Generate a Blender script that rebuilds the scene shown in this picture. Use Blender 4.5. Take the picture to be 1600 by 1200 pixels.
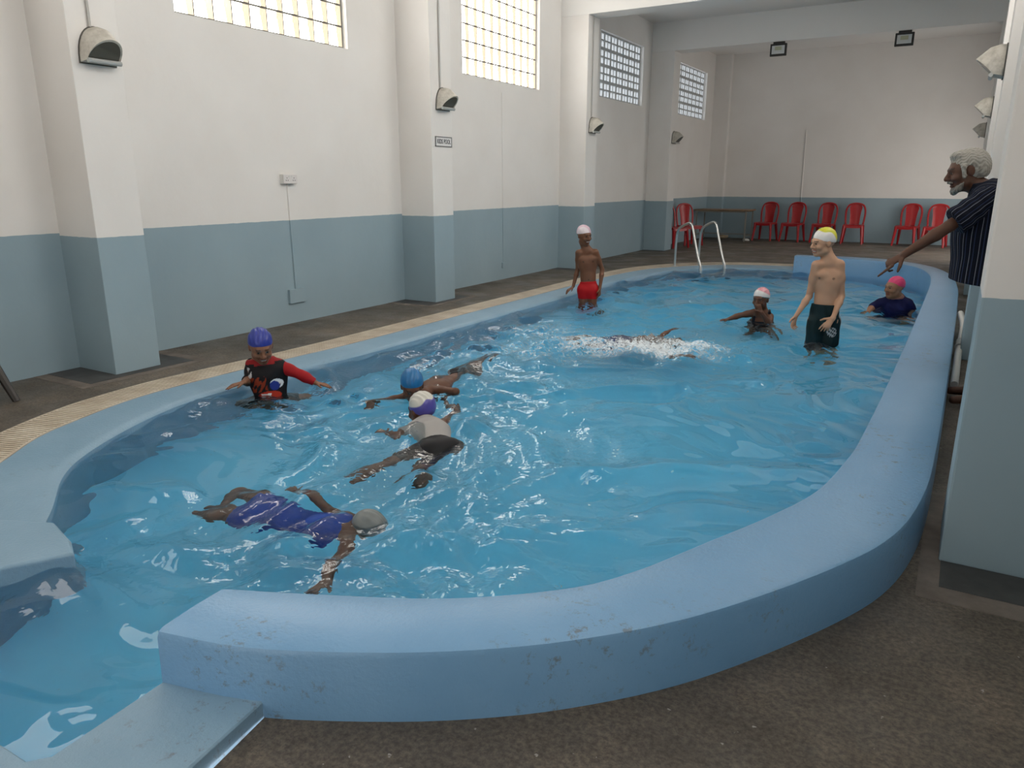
import bpy, bmesh, math, random
import numpy as np
from mathutils import Vector, Matrix

for _o in list(bpy.data.objects):
    bpy.data.objects.remove(_o)
SC = bpy.context.scene
COL = SC.collection
rng = np.random.default_rng(7)
random.seed(7)

# ------------------------------------------------------------------ camera
FPX = 1165.0                       # focal length in pixels of the 1600 x 1200 frame
PITCH = math.atan(316 / FPX)
YAW = math.radians(30.6)
CAM_H = 1.4
cam_d = bpy.data.cameras.new('camera')
cam = bpy.data.objects.new('camera', cam_d)
COL.objects.link(cam)
cam_d.sensor_fit = 'HORIZONTAL'
cam_d.sensor_width = 36
cam_d.lens = 36 * FPX / 1600
cam_d.clip_start = 0.05
cam.location = (0, 0, CAM_H)
cam.rotation_euler = (math.pi / 2 - PITCH, 0, YAW)
SC.camera = cam

# ------------------------------------------------------------------ world, exposure
world = bpy.data.worlds.new('daylight')
SC.world = world
world.use_nodes = True
_bg = world.node_tree.nodes['Background']
_bg.inputs[0].default_value = (0.95, 0.97, 1.0, 1)
_bg.inputs[1].default_value = 3.2
SC.view_settings.view_transform = 'Standard'
SC.view_settings.look = 'None'
SC.view_settings.exposure = 0.0
SC.view_settings.gamma = 1.0
SC.view_settings.use_curve_mapping = False
SC.cycles.max_bounces = 8
SC.cycles.diffuse_bounces = 4
SC.cycles.adaptive_threshold = 0.04
SC.cycles.glossy_bounces = 4
SC.cycles.transmission_bounces = 6
SC.cycles.sample_clamp_indirect = 6.0
WINDOW_LIGHT = 10.0                # daylight in the glass block windows
SIDE_LIGHT = 4.0                  # windows of the opposite wall
ADDED_DOOR_LIGHT = 3.0                   # unseen glowing doors added on the right to brighten the far wall
BACK_LIGHT = 2.2                   # unseen glowing doors added behind the camera to light the near end
CLERE_LIGHT = 10.0                  # clerestory above the windows of the opposite wall

# pixel (1600 x 1200) -> ray, used to place things on the surface they touch
_hd = np.array([-math.sin(YAW), math.cos(YAW), 0])
_rt = np.array([math.cos(YAW), math.sin(YAW), 0])
_fw = _hd * math.cos(PITCH) - np.array([0, 0, math.sin(PITCH)])
_cu = np.array([0, 0, math.cos(PITCH)]) + _hd * math.sin(PITCH)
_C = np.array([0, 0, CAM_H])


def ray(x, y):
    return _fw * FPX + _rt * (x - 800) - _cu * (y - 600)


def onz(x, y, z=0.0):
    d = ray(x, y)
    return _C + d * ((z - CAM_H) / d[2])


def atd(x, y, D):
    d = ray(x, y)
    return _C + d * (D / math.hypot(d[0], d[1]))


# ------------------------------------------------------------------ materials
MATS = {}


def mat(name, color, rough=0.6, metal=0.0, noise=None, bump=None, spec=0.5, emit=None, coat=0.0):
    if name in MATS:
        return MATS[name]
    m = bpy.data.materials.new(name)
    m.use_nodes = True
    nt = m.node_tree
    b = nt.nodes['Principled BSDF']
    b.inputs['Base Color'].default_value = (*color, 1)
    b.inputs['Roughness'].default_value = rough
    b.inputs['Metallic'].default_value = metal
    b.inputs['Specular IOR Level'].default_value = spec
    b.inputs['Coat Weight'].default_value = coat
    if emit:
        b.inputs['Emission Color'].default_value = (*emit[0], 1)
        b.inputs['Emission Strength'].default_value = emit[1]
    if noise or bump:
        tc = nt.nodes.new('ShaderNodeTexCoord')
    if noise:                                   # (scale, second colour, low, high)
        n = nt.nodes.new('ShaderNodeTexNoise')
        n.inputs['Scale'].default_value = noise[0]
        n.inputs['Detail'].default_value = 6
        n.inputs['Roughness'].default_value = 0.62
        nt.links.new(tc.outputs['Object'], n.inputs['Vector'])
        r = nt.nodes.new('ShaderNodeValToRGB')
        r.color_ramp.elements[0].position = noise[2]
        r.color_ramp.elements[1].position = noise[3]
        r.color_ramp.elements[0].color = (*noise[1], 1)
        r.color_ramp.elements[1].color = (*color, 1)
        nt.links.new(n.outputs['Fac'], r.inputs[0])
        nt.links.new(r.outputs[0], b.inputs['Base Color'])
    if bump:                                    # (scale, strength, distance)
        n2 = nt.nodes.new('ShaderNodeTexNoise')
        n2.inputs['Scale'].default_value = bump[0]
        n2.inputs['Detail'].default_value = 4
        nt.links.new(tc.outputs['Object'], n2.inputs['Vector'])
        bp = nt.nodes.new('ShaderNodeBump')
        bp.inputs['Strength'].default_value = bump[1]
        bp.inputs['Distance'].default_value = bump[2]
        nt.links.new(n2.outputs['Fac'], bp.inputs['Height'])
        nt.links.new(bp.outputs[0], b.inputs['Normal'])
    MATS[name] = m
    return m


def wall_mat(name, band):
    """white paint above, blue grey paint below the height band (object space z = world z)"""
    m = bpy.data.materials.new(name)
    m.use_nodes = True
    nt = m.node_tree
    N, L = nt.nodes, nt.links
    b = N['Principled BSDF']
    geo = N.new('ShaderNodeNewGeometry')
    sep = N.new('ShaderNodeSeparateXYZ')
    L.new(geo.outputs['Position'], sep.inputs[0])
    n1 = N.new('ShaderNodeTexNoise')
    n1.inputs['Scale'].default_value = 14
    L.new(geo.outputs['Position'], n1.inputs['Vector'])
    ma = N.new('ShaderNodeMath')
    ma.operation = 'MULTIPLY_ADD'
    L.new(n1.outputs['Fac'], ma.inputs[0])
    ma.inputs[1].default_value = 0.008
    L.new(sep.outputs['Z'], ma.inputs[2])
    gt = N.new('ShaderNodeMath')
    gt.operation = 'GREATER_THAN'
    gt.inputs[1].default_value = band + 0.004
    L.new(ma.outputs[0], gt.inputs[0])
    n2 = N.new('ShaderNodeTexNoise')
    n2.inputs['Scale'].default_value = 1.6
    n2.inputs['Detail'].default_value = 5
    L.new(geo.outputs['Position'], n2.inputs['Vector'])

    def two(c1, c2):
        r = N.new('ShaderNodeValToRGB')
        r.color_ramp.elements[0].position = 0.3
        r.color_ramp.elements[1].position = 0.7
        r.color_ramp.elements[0].color = (*c1, 1)
        r.color_ramp.elements[1].color = (*c2, 1)
        L.new(n2.outputs['Fac'], r.inputs[0])
        return r
    up = two((0.755, 0.725, 0.69), (0.795, 0.77, 0.74))
    dn = two((0.275, 0.37, 0.42), (0.305, 0.405, 0.455))
    mx = N.new('ShaderNodeMix')
    mx.data_type = 'RGBA'
    L.new(gt.outputs[0], mx.inputs['Factor'])
    L.new(dn.outputs[0], mx.inputs['A'])
    L.new(up.outputs[0], mx.inputs['B'])
    L.new(mx.outputs['Result'], b.inputs['Base Color'])
    b.inputs['Roughness'].default_value = 0.5
    b.inputs['Specular IOR Level'].default_value = 0.3
    n3 = N.new('ShaderNodeTexNoise')
    n3.inputs['Scale'].default_value = 9
    n3.inputs['Detail'].default_value = 4
    L.new(geo.outputs['Position'], n3.inputs['Vector'])
    bp = N.new('ShaderNodeBump')
    bp.inputs['Strength'].default_value = 0.25
    bp.inputs['Distance'].default_value = 0.01
    L.new(n3.outputs['Fac'], bp.inputs['Height'])
    L.new(bp.outputs[0], b.inputs['Normal'])
    return m


# ------------------------------------------------------------------ objects
def tag(o, label=None, cat=None, group=None, kind=None):
    if label:
        o['label'] = label
    if cat:
        o['category'] = cat
    if group:
        o['group'] = group
    if kind:
        o['kind'] = kind
    return o


def empty(name, loc=(0, 0, 0), rz=0.0, parent=None):
    o = bpy.data.objects.new(name, None)
    o.empty_display_size = 0.1
    COL.objects.link(o)
    o.location = loc
    o.rotation_euler = (0, 0, rz)
    o.parent = parent
    return o


class MB:
    """collects vertices and faces, then links them as one mesh object"""

    def __init__(s):
        s.v, s.f = [], []

    def add(s, vs, fs):
        n = len(s.v)
        s.v += [tuple(map(float, p)) for p in vs]
        s.f += [tuple(i + n for i in f) for f in fs]
        return s

    def box(s, lo, hi, M=None):
        x0, y0, z0 = lo
        x1, y1, z1 = hi
        vs = [Vector(p) for p in [(x0, y0, z0), (x1, y0, z0), (x1, y1, z0), (x0, y1, z0), (x0, y0, z1), (x1, y0, z1), (x1, y1, z1), (x0, y1, z1)]]
        if M:
            vs = [M @ p for p in vs]
        return s.add(vs, [(0, 3, 2, 1), (4, 5, 6, 7), (0, 1, 5, 4), (1, 2, 6, 5), (2, 3, 7, 6), (3, 0, 4, 7)])

    def prism(s, pts, z0, z1, ch=0.0):
        """vertical prism from a counter-clockwise plan, with an optional chamfer at the top"""
        n = len(pts)
        lv = [[(x, y, z0) for x, y in pts]]
        if ch:
            lv.append([(x, y, z1 - ch) for x, y in pts])
            ins = offset_poly(pts, -ch)
            lv.append([(x, y, z1) for x, y in ins])
        else:
            lv.append([(x, y, z1) for x, y in pts])
        vs = [p for l in lv for p in l]
        fs = [tuple(range(n - 1, -1, -1))]
        for k in range(len(lv) - 1):
            for i in range(n):
                j = (i + 1) % n
                fs.append((k * n + i, k * n + j, (k + 1) * n + j, (k + 1) * n + i))
        t = (len(lv) - 1) * n
        fs.append(tuple(range(t, t + n)))
        return s.add(vs, fs)

    def tube(s, path, r, seg=10, cap=True, sx=1.0):
        """round tube along a path; r number or list; sx squashes across"""
        P = [Vector(p) for p in path]
        n = len(P)
        rr = r if hasattr(r, '__len__') else [r] * n
        ref = None
        vs, fs = [], []
        for i in range(n):
            t = (P[min(i + 1, n - 1)] - P[max(i - 1, 0)]).normalized()
            if ref is None:
                ref = Vector((0, 0, 1)) if abs(t.z) < 0.9 else Vector((1, 0, 0))
            u = t.cross(ref)
            if u.length < 1e-4:
                u = t.cross(Vector((0, 1, 0)))
            u.normalize()
            w = u.cross(t).normalized()
            ref = w
            for k in range(seg):
                a = 2 * math.pi * k / seg
                vs.append(P[i] + u * (math.cos(a) * rr[i] * sx) + w * (math.sin(a) * rr[i]))
        for i in range(n - 1):
            for k in range(seg):
                l = (k + 1) % seg
                fs.append((i * seg + k, i * seg + l, (i + 1) * seg + l, (i + 1) * seg + k))
        if cap:
            fs.append(tuple(range(seg - 1, -1, -1)))
            fs.append(tuple(range((n - 1) * seg, n * seg)))
        return s.add(vs, fs)

    def grid(s, rows, closed=False):
        n = len(rows[0])
        vs = [p for r in rows for p in r]
        fs = []
        for i in range(len(rows) - 1):
            for k in range(n if closed else n - 1):
                l = (k + 1) % n
                fs.append((i * n + k, i * n + l, (i + 1) * n + l, (i + 1) * n + k))
        return s.add(vs, fs)

    def mesh(s, name, m, smooth=False, bevel=0.0):
        me = bpy.data.meshes.new(name)
        me.from_pydata(s.v, [], s.f)
        bm = bmesh.new()
        bm.from_mesh(me)
        bmesh.ops.remove_doubles(bm, verts=bm.verts, dist=1e-5)
        bmesh.ops.recalc_face_normals(bm, faces=bm.faces)
        if bevel:
            es = [e for e in bm.edges if e.is_manifold and e.calc_face_angle(0) > 0.6]
            bmesh.ops.bevel(bm, geom=es, offset=bevel, segments=2, affect='EDGES', profile=0.6, clamp_overlap=True)
        bm.to_mesh(me)
        bm.free()
        if smooth:
            me.polygons.foreach_set('use_smooth', [True] * len(me.polygons))
            if smooth != 2:
                me.set_sharp_from_angle(angle=math.radians(40))
        if m:
            me.materials.append(m)
        return me

    def obj(s, name, m, parent=None, loc=None, smooth=False, bevel=0.0):
        o = bpy.data.objects.new(name, s.mesh(name, m, smooth, bevel))
        COL.objects.link(o)
        o.parent = parent
        if loc is not None:
            o.location = loc
        return o


def inst(src, parent=None, loc=None, rot=None):
    o = src.copy()
    COL.objects.link(o)
    o.parent = parent
    if loc is not None:
        o.location = loc
    if rot is not None:
        o.rotation_euler = rot
    return o


def copy_tree(o, parent=None):
    c = inst(o, parent)
    for ch in o.children:
        copy_tree(ch, c)
    return c


def offset_poly(pts, d):
    """moves a counter-clockwise closed outline outwards by d"""
    n = len(pts)
    out = []
    for i in range(n):
        p0, p1, p2 = (np.array(pts[(i + k) % n][:2], float) for k in (-1, 0, 1))
        t = (p1 - p0) / (np.linalg.norm(p1 - p0) + 1e-9) + (p2 - p1) / (np.linalg.norm(p2 - p1) + 1e-9)
        t /= np.linalg.norm(t) + 1e-9
        out.append((p1[0] + t[1] * d, p1[1] - t[0] * d))
    return out


def spline(pts, n):
    """Catmull-Rom through the points, resampled to n points of even length"""
    P = [np.array(p, float) for p in pts]
    P = [2 * P[0] - P[1]] + P + [2 * P[-1] - P[-2]]
    q = []
    for i in range(1, len(P) - 2):
        for t in np.linspace(0, 1, 14, endpoint=False):
            a, b, c, d = P[i - 1:i + 3]
            q.append(0.5 * ((2 * b) + (c - a) * t + (2 * a - 5 * b + 4 * c - d) * t * t + (3 * b - a - 3 * c + d) * t ** 3))
    q.append(P[-2])
    q = np.array(q)
    s = np.r_[0, np.cumsum(np.linalg.norm(np.diff(q, axis=0), axis=1))]
    u = np.linspace(0, s[-1], n)
    return np.stack([np.interp(u, s, q[:, k]) for k in range(q.shape[1])], 1)

# ================================================================== the room
XL, XR, YB, YF = -5.78, 0.58, -4.0, 19.85        # left wall, right wall, back wall, far wall
HALL_Z, BAY_Z = 6.2, 4.42                        # ceilings of the front hall and of the far bays
M_WALL = wall_mat('wall_paint', 1.03)
M_PIL = wall_mat('pillar_paint', 1.012)
M_WHITE = mat('white_paint', (0.80, 0.785, 0.76), 0.55, bump=(9, 0.2, 0.01))
M_CONC = mat('vent_concrete', (0.46, 0.48, 0.49), 0.8)


def glass_block_mat():
    m = bpy.data.materials.new('glass_block')
    m.use_nodes = True
    N, L = m.node_tree.nodes, m.node_tree.links
    b = N['Principled BSDF']
    b.inputs['Base Color'].default_value = (0.12, 0.11, 0.09, 1)
    b.inputs['Roughness'].default_value = 0.15
    tc = N.new('ShaderNodeTexCoord')
    sep = N.new('ShaderNodeSeparateXYZ')
    L.new(tc.outputs['Object'], sep.inputs[0])
    mp = N.new('ShaderNodeMapping')
    mp.inputs['Scale'].default_value = (1, 45, 9)
    L.new(tc.outputs['Object'], mp.inputs[0])
    n = N.new('ShaderNodeTexNoise')
    n.inputs['Scale'].default_value = 1.0
    n.inputs['Detail'].default_value = 3
    L.new(mp.outputs[0], n.inputs['Vector'])
    ad = N.new('ShaderNodeMath')
    ad.operation = 'MULTIPLY_ADD'
    L.new(n.outputs['Fac'], ad.inputs[0])
    ad.inputs[1].default_value = 0.11
    L.new(sep.outputs['Y'], ad.inputs[2])
    r = N.new('ShaderNodeValToRGB')                     # painted glow: clear daylight left, ribs tinted warm by refraction right
    r.color_ramp.elements[0].position = 0.060
    r.color_ramp.elements[1].position = 0.085
    r.color_ramp.elements[0].color = (0, 0, 0, 1)
    r.color_ramp.elements[1].color = (1, 1, 1, 1)
    L.new(ad.outputs[0], r.inputs[0])
    mx = N.new('ShaderNodeMix')
    mx.data_type = 'RGBA'
    L.new(r.outputs[0], mx.inputs['Factor'])
    w = WINDOW_LIGHT
    mx.inputs['A'].default_value = (w, w * 0.965, w * 0.91, 1)
    mx.inputs['B'].default_value = (1.0, 0.82, 0.58, 1)
    L.new(mx.outputs['Result'], b.inputs['Emission Color'])
    gt = N.new('ShaderNodeMath')                        # daylight leaves through the face of the block, not its sides
    gt.operation = 'GREATER_THAN'
    L.new(sep.outputs['X'], gt.inputs[0])
    gt.inputs[1].default_value = 0.0385
    L.new(gt.outputs[0], b.inputs['Emission Strength'])
    return m


M_GLASS = glass_block_mat()
M_MORTAR = mat('mortar', (0.22, 0.21, 0.18), 0.9)


def rect_wall(name, axis, c, a0, a1, z0, z1, holes, m, parent=None):
    """a wall face in the plane axis = c with rectangular openings (a0, a1, z0, z1)"""
    A = sorted({a0, a1, *[h[0] for h in holes], *[h[1] for h in holes]})
    Z = sorted({z0, z1, *[h[2] for h in holes], *[h[3] for h in holes]})
    mb = MB()
    for i in range(len(A) - 1):
        for k in range(len(Z) - 1):
            ca, cz = (A[i] + A[i + 1]) / 2, (Z[k] + Z[k + 1]) / 2
            if any(h[0] < ca < h[1] and h[2] < cz < h[3] for h in holes):
                continue
            q = [(A[i], Z[k]), (A[i + 1], Z[k]), (A[i + 1], Z[k + 1]), (A[i], Z[k + 1])]
            mb.add([(c, p, z) if axis == 'x' else (p, c, z) for p, z in q], [(0, 1, 2, 3)])
    o = mb.obj(name, m, parent)
    if not parent:
        o['kind'] = 'structure'
    return o


GW = [(4.35, 6.40, 2.74, 3.98), (8.53, 10.58, 2.74, 3.98)]           # glass block windows in view
LW = [(12.78, 14.80, 2.845, 3.93), (17.00, 19.03, 2.855, 3.93)]      # pierced block windows in view
GO = [(0.20, 2.25, 2.74, 3.98)]          # windows outside the frame
wall_left = rect_wall('wall_left', 'x', XL, YB, YF, -0.8, HALL_Z, GW + LW + GO, M_WALL)
wall_far = rect_wall('wall_far', 'y', YF, XL, XR, -0.8, BAY_Z, [], M_WALL)
RW = [(0.20, 2.25, 2.74, 3.98), (4.35, 6.40, 2.74, 3.98), (8.53, 10.58, 2.74, 3.98)]
RC = [(y0, y1, 4.45, 5.45) for y0, y1, _, _ in RW]                   # clerestory of the front hall
DR = [(16.0, 18.7, 0.0, 2.4)]                # made-up glowing doors hidden behind the pillars, added to light the far bays
wall_right = rect_wall('wall_right', 'x', XR, YB, YF, -0.8, HALL_Z, RW + RC + DR, M_WALL)
GB = [(-3.2, 0.2, 0.0, 2.7)]  # opening for made-up doors behind the camera, put in for their light
wall_back = rect_wall('wall_back', 'y', YB, XL, XR, -0.8, HALL_Z, GB, M_WALL)


def reveal(parent, x, y0, y1, z0, z1, depth, t=0.0):
    """painted jambs of an opening in a side wall; depth < 0 goes outwards to the left"""
    mb = MB()
    x1 = x + depth
    for q in ([(x, y0, z0), (x1, y0, z0), (x1, y0, z1), (x, y0, z1)], [(x, y1, z0), (x1, y1, z0), (x1, y1, z1), (x, y1, z1)],
              [(x, y0, z0), (x, y1, z0), (x1, y1, z0), (x1, y0, z0)], [(x, y0, z1), (x, y1, z1), (x1, y1, z1), (x1, y0, z1)]):
        mb.add(q, [(0, 1, 2, 3)])
    return mb.obj('window_frame', M_WHITE, parent)


# glass block windows
gb = MB().box((-0.04, -0.0945, -0.0925), (0.04, 0.0945, 0.0925)).mesh('glass_block', M_GLASS, False, 0.0)
wn = 0
for y0, y1, z0, z1 in GW:
    wn += 1
    w = empty('window_%d' % wn, (XL, (y0 + y1) / 2, z0))
    w['kind'] = 'structure'
    W0 = Matrix.Translation((-XL, -(y0 + y1) / 2, -z0))
    f = reveal(w, 0, y0 - (y0 + y1) / 2, y1 - (y0 + y1) / 2, 0, z1 - z0, -0.12)
    mo = MB().box((-0.13, (y0 - y1) / 2, 0), (-0.068, (y1 - y0) / 2, z1 - z0)).obj('mortar', M_MORTAR, w)
    for i in range(10):
        for k in range(6):
            o = bpy.data.objects.new('glass_block', gb)
            COL.objects.link(o)
            o.parent = w
            o.location = (-0.095, (y0 - y1) / 2 + 0.03 + (i + 0.5) * 0.2, 0.012 + (k + 0.5) * 0.2035)

# pierced concrete block windows: every block has two by two slots
vb = MB()
BW, BH, BD = 0.285, 0.268, 0.045
for ya, yb in ((-BW / 2, -0.112), (-0.012, 0.012), (0.112, BW / 2)):
    vb.box((-BD, ya, -BH / 2), (0, yb, BH / 2))
for za, zb in ((-BH / 2, -0.108), (-0.014, 0.014), (0.108, BH / 2)):
    for ya, yb in ((-0.112, -0.012), (0.012, 0.112)):
        vb.box((-BD, ya, za), (0, yb, zb))
vbm = vb.mesh('vent_block', M_CONC)
for xw, (y0, y1, z0, z1) in [(XL, q) for q in LW]:
    wn += 1
    w = empty('window_%d' % wn, (xw, (y0 + y1) / 2, z0))
    w['kind'] = 'structure'
    if xw < 0:
        reveal(w, 0, (y0 - y1) / 2, (y1 - y0) / 2, 0, z1 - z0, -0.14)
        MB().box((-0.005, (y1 - y0) / 2 - 0.03, 0.0), (0.02, (y1 - y0) / 2 + 0.02, z1 - z0)).obj('window_trim', M_WHITE, w, bevel=0.004)
    for i in range(7):
        for k in range(4):
            o = bpy.data.objects.new('vent_block', vbm)
            COL.objects.link(o)
            o.parent = w
            o.location = (-0.06, (y0 - y1) / 2 + 0.012 + (i + 0.5) * (BW + 0.001), 0.005 + (k + 0.5) * (BH + 0.001))


def day_mat(name, s, c=(1.0, 0.96, 0.905)):
    return mat(name, (0.7, 0.7, 0.68), 0.3, emit=(c, s))


# windows outside the frame: the same daylight through single glazed panels
for x, lst in ((XL - 0.09, GO), (XR + 0.09, RW), (XR + 0.09, RC)):
    for y0, y1, z0, z1 in lst:
        wn += 1
        w = empty('window_%d' % wn, (x, (y0 + y1) / 2, z0))
        w['kind'] = 'structure'
        h = (y1 - y0) / 2
        MB().box((-0.02, -h, 0), (0.02, h, z1 - z0)).obj('pane', day_mat('glazed_panel_top', CLERE_LIGHT) if z0 > 4 else day_mat('glazed_panel_side', SIDE_LIGHT), w)
        s = 1 if x > -2 else -1
        reveal(w, -0.09 * s, -h, h, 0, z1 - z0, 0.1 * s)
dn = 0
for y0, y1, z0, z1 in DR:  # added doors out of view, their panes glow to brighten the far wall
    dn += 1
    w = empty('door_%d' % dn, (XR + 0.06, (y0 + y1) / 2, 0))
    w['kind'] = 'structure'
    h = (y1 - y0) / 2
    for s in (-1, 1):
        MB().box((-0.01, min(0.03 * s, h * s), 0), (0.01, max(0.03 * s, h * s), z1)).obj('pane', day_mat('added_door_glow', ADDED_DOOR_LIGHT), w)
    MB().box((-0.03, -0.03, 0), (0.03, 0.03, z1)).obj('door_frame', M_WHITE, w)
for x0, x1, z0, z1 in GB:  # added doors behind the camera, panes glow towards the near end
    dn += 1
    w = empty('door_%d' % dn, ((x0 + x1) / 2, YB - 0.06, 0))
    w['kind'] = 'structure'
    h = (x1 - x0) / 2
    for s in (-1, 1):
        MB().box((min(0.03 * s, h * s), -0.01, 0), (max(0.03 * s, h * s), 0.01, z1)).obj('pane', day_mat('added_back_glow', BACK_LIGHT), w)
    MB().box((-0.03, -0.03, 0), (0.03, 0.03, z1)).obj('door_frame', M_WHITE, w)

# pillars: parts of their wall
PIL_Y = [(-0.95, -0.57), (3.15, 3.52), (7.19, 7.59), (11.28, 11.68), (15.26, 15.66)]
for y0, y1 in PIL_Y:
    top = HALL_Z if y1 < 11 else (3.86 if y1 < 12 else 3.885)
    MB().box((XL - 0.02, y0, 0), (-5.31, y1, top)).obj('pillar', M_PIL, wall_left, bevel=0.006)
for (y0, y1), x in zip([(-0.95, -0.57), (3.05, 3.43), (6.95, 7.33), (11.15, 11.55), (15.26, 15.66)], [0.10, 0.092, 0.12, 0.13, 0.13]):
    top = HALL_Z if y1 < 11 else (3.86 if y1 < 12 else 3.885)
    MB().box((x, y0, 0), (XR + 0.02, y1, top)).obj('pillar', M_PIL, wall_right, bevel=0.008)
MB().box((XL - 0.02, 19.68, 0), (-5.38, YF + 0.02, BAY_Z)).obj('pillar', M_WALL, wall_far, bevel=0.006)

# ceilings and beams
o = MB().box((XL, YB, HALL_Z), (XR, 11.28, HALL_Z + 0.1)).obj('ceiling', M_WHITE)
o['kind'] = 'structure'
MB().box((XL, 11.60, BAY_Z), (XR, YF, BAY_Z + 0.1)).obj('far_ceiling', M_WHITE, o)
MB().box((XL, 11.28, 3.86), (XR, 11.68, HALL_Z + 0.05)).obj('beam', M_WHITE, o, bevel=0.006)
MB().box((XL, 15.26, 3.885), (XR, 15.66, BAY_Z + 0.05)).obj('beam', M_WHITE, o, bevel=0.006)
for y in (3.15, 7.19):
    MB().box((XL, y, 5.7), (XR, y + 0.38, HALL_Z + 0.05)).obj('beam', M_WHITE, o, bevel=0.006)

# ================================================================== the pool: outlines in plan
S_OUT = spline([(-3.75, 0.75), (-4.28, 1.45), (-4.616, 2.005), (-4.80, 2.43), (-4.87, 2.72), (-4.915, 3.12), (-4.905, 3.5), (-4.875, 3.97), (-4.85, 4.4), (-4.84, 5.3), (-4.845, 7.2),
                (-4.85, 9.25), (-4.84, 10.9), (-4.72, 11.9), (-4.42, 12.7), (-3.9, 13.35), (-3.2, 13.75), (-2.33, 13.9)], 260)
S_IN = spline([(-3.45, 0.95), (-3.85, 1.42), (-4.128, 1.784), (-4.367, 2.10), (-4.5, 2.43), (-4.6, 2.76), (-4.64, 3.08), (-4.645, 3.4), (-4.635, 3.8), (-4.61, 4.3), (-4.57, 5.0), (-4.57, 7.0),
               (-4.58, 8.75), (-4.57, 10.6), (-4.44, 11.7), (-4.13, 12.45), (-3.65, 13.05), (-3.0, 13.42), (-2.33, 13.55)], 260)
EDGE = spline([(-3.02, 1.05), (-3.13, 1.38), (-3.38, 1.61), (-3.76, 1.88), (-3.99, 2.15), (-4.21, 2.57), (-4.35, 3.0), (-4.385, 3.45), (-4.375, 4.2), (-4.31, 4.7), (-4.29, 6.0), (-4.29, 8.2),
               (-4.33, 10.2), (-4.27, 11.2), (-4.08, 12.05), (-3.62, 12.72), (-3.0, 13.1), (-2.33, 13.2)], 260)
W_IN = spline([(-1.78, 1.305), (-1.514, 1.427), (-1.17, 1.605), (-0.885, 1.84), (-0.745, 2.05), (-0.615, 2.345), (-0.475, 2.67), (-0.365, 3.0), (-0.312, 3.4), (-0.287, 3.82), (-0.265, 5.1),
               (-0.25, 7.1), (-0.24, 9.2), (-0.245, 10.5), (-0.30, 11.45), (-0.5, 12.3), (-0.95, 12.9), (-1.6, 13.12), (-2.33, 13.16)], 220)
W_OUT = spline([(-1.754, 1.05), (-1.52, 1.11), (-1.302, 1.21), (-1.014, 1.382), (-0.746, 1.6), (-0.485, 1.9), (-0.21, 2.36), (-0.055, 2.735), (0.018, 3.2), (0.04, 3.8), (0.05, 4.6),
                (0.06, 5.9), (0.066, 7.5), (0.068, 9.0), (0.055, 10.2), (-0.03, 11.44), (-0.22, 12.3), (-0.55, 12.95), (-1.05, 13.38), (-1.7, 13.48), (-2.33, 13.42)], 220)
WATER_Z, BED_Z, WALL_TOP = -0.07, -0.67, 0.212


def pool_paint(name, c, c2, rough=0.42):
    """old blue paint: brush relief, worn dark scuffs"""
    m = bpy.data.materials.new(name)
    m.use_nodes = True
    N, L = m.node_tree.nodes, m.node_tree.links
    b = N['Principled BSDF']
    geo = N.new('ShaderNodeNewGeometry')

    def noise(scale, det=5, rough=0.6):
        n = N.new('ShaderNodeTexNoise')
        n.inputs['Scale'].default_value = scale
        n.inputs['Detail'].default_value = det
        n.inputs['Roughness'].default_value = rough
        L.new(geo.outputs['Position'], n.inputs['Vector'])
        return n

    def ramp(src, p0, p1, a, bb):
        r = N.new('ShaderNodeValToRGB')
        r.color_ramp.elements[0].position = p0
        r.color_ramp.elements[1].position = p1
        r.color_ramp.elements[0].color = (*a, 1)
        r.color_ramp.elements[1].color = (*bb, 1)
        L.new(src.outputs[0], r.inputs[0])
        return r
    base = ramp(noise(2.3), 0.35, 0.68, c, c2)
    big = ramp(noise(1.7, 2), 0.52, 0.62, (0, 0, 0), (1, 1, 1))
    fine = ramp(noise(26, 6, 0.75), 0.56, 0.66, (0, 0, 0), (1, 1, 1))
    mul = N.new('ShaderNodeMath')
    mul.operation = 'MULTIPLY'
    L.new(big.outputs[0], mul.inputs[0])
    L.new(fine.outputs[0], mul.inputs[1])
    mul2 = N.new('ShaderNodeMath')
    mul2.operation = 'MULTIPLY'
    L.new(mul.outputs[0], mul2.inputs[0])
    mul2.inputs[1].default_value = 0.8
    mx = N.new('ShaderNodeMix')
    mx.data_type = 'RGBA'
    L.new(mul2.outputs[0], mx.inputs['Factor'])
    L.new(base.outputs[0], mx.inputs['A'])
    mx.inputs['B'].default_value = (0.16, 0.18, 0.19, 1)
    L.new(mx.outputs['Result'], b.inputs['Base Color'])
    b.inputs['Roughness'].default_value = rough
    bn = noise(70, 5, 0.6)
    bp = N.new('ShaderNodeBump')
    bp.inputs['Strength'].default_value = 0.35
    bp.inputs['Distance'].default_value = 0.006
    L.new(bn.outputs['Fac'], bp.inputs['Height'])
    L.new(bp.outputs[0], b.inputs['Normal'])
    return m


M_POOLWALL = pool_paint('pool_wall_paint', (0.18, 0.37, 0.60), (0.215, 0.41, 0.64), 0.29)
M_RIM = pool_paint('pool_rim_paint', (0.20, 0.335, 0.45), (0.25, 0.39, 0.51), 0.36)
M_BED = mat('pool_bed_paint', (0.27, 0.73, 0.98), 0.6, noise=(1.4, (0.22, 0.66, 0.92), 0.35, 0.65))

pool = empty('swimming_pool', (-2.3, 7.0, 0))
tag(pool, 'long rounded light blue pool with a low raised wall on one side', 'swimming pool')
PO = np.array([-2.3, 7.0, 0])


def pobj(mb, name, m, smooth=False, bevel=0.0):
    mb.v = [tuple(np.array(p) - PO) for p in mb.v]
    return mb.obj(name, m, pool, smooth=smooth, bevel=bevel)


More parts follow.
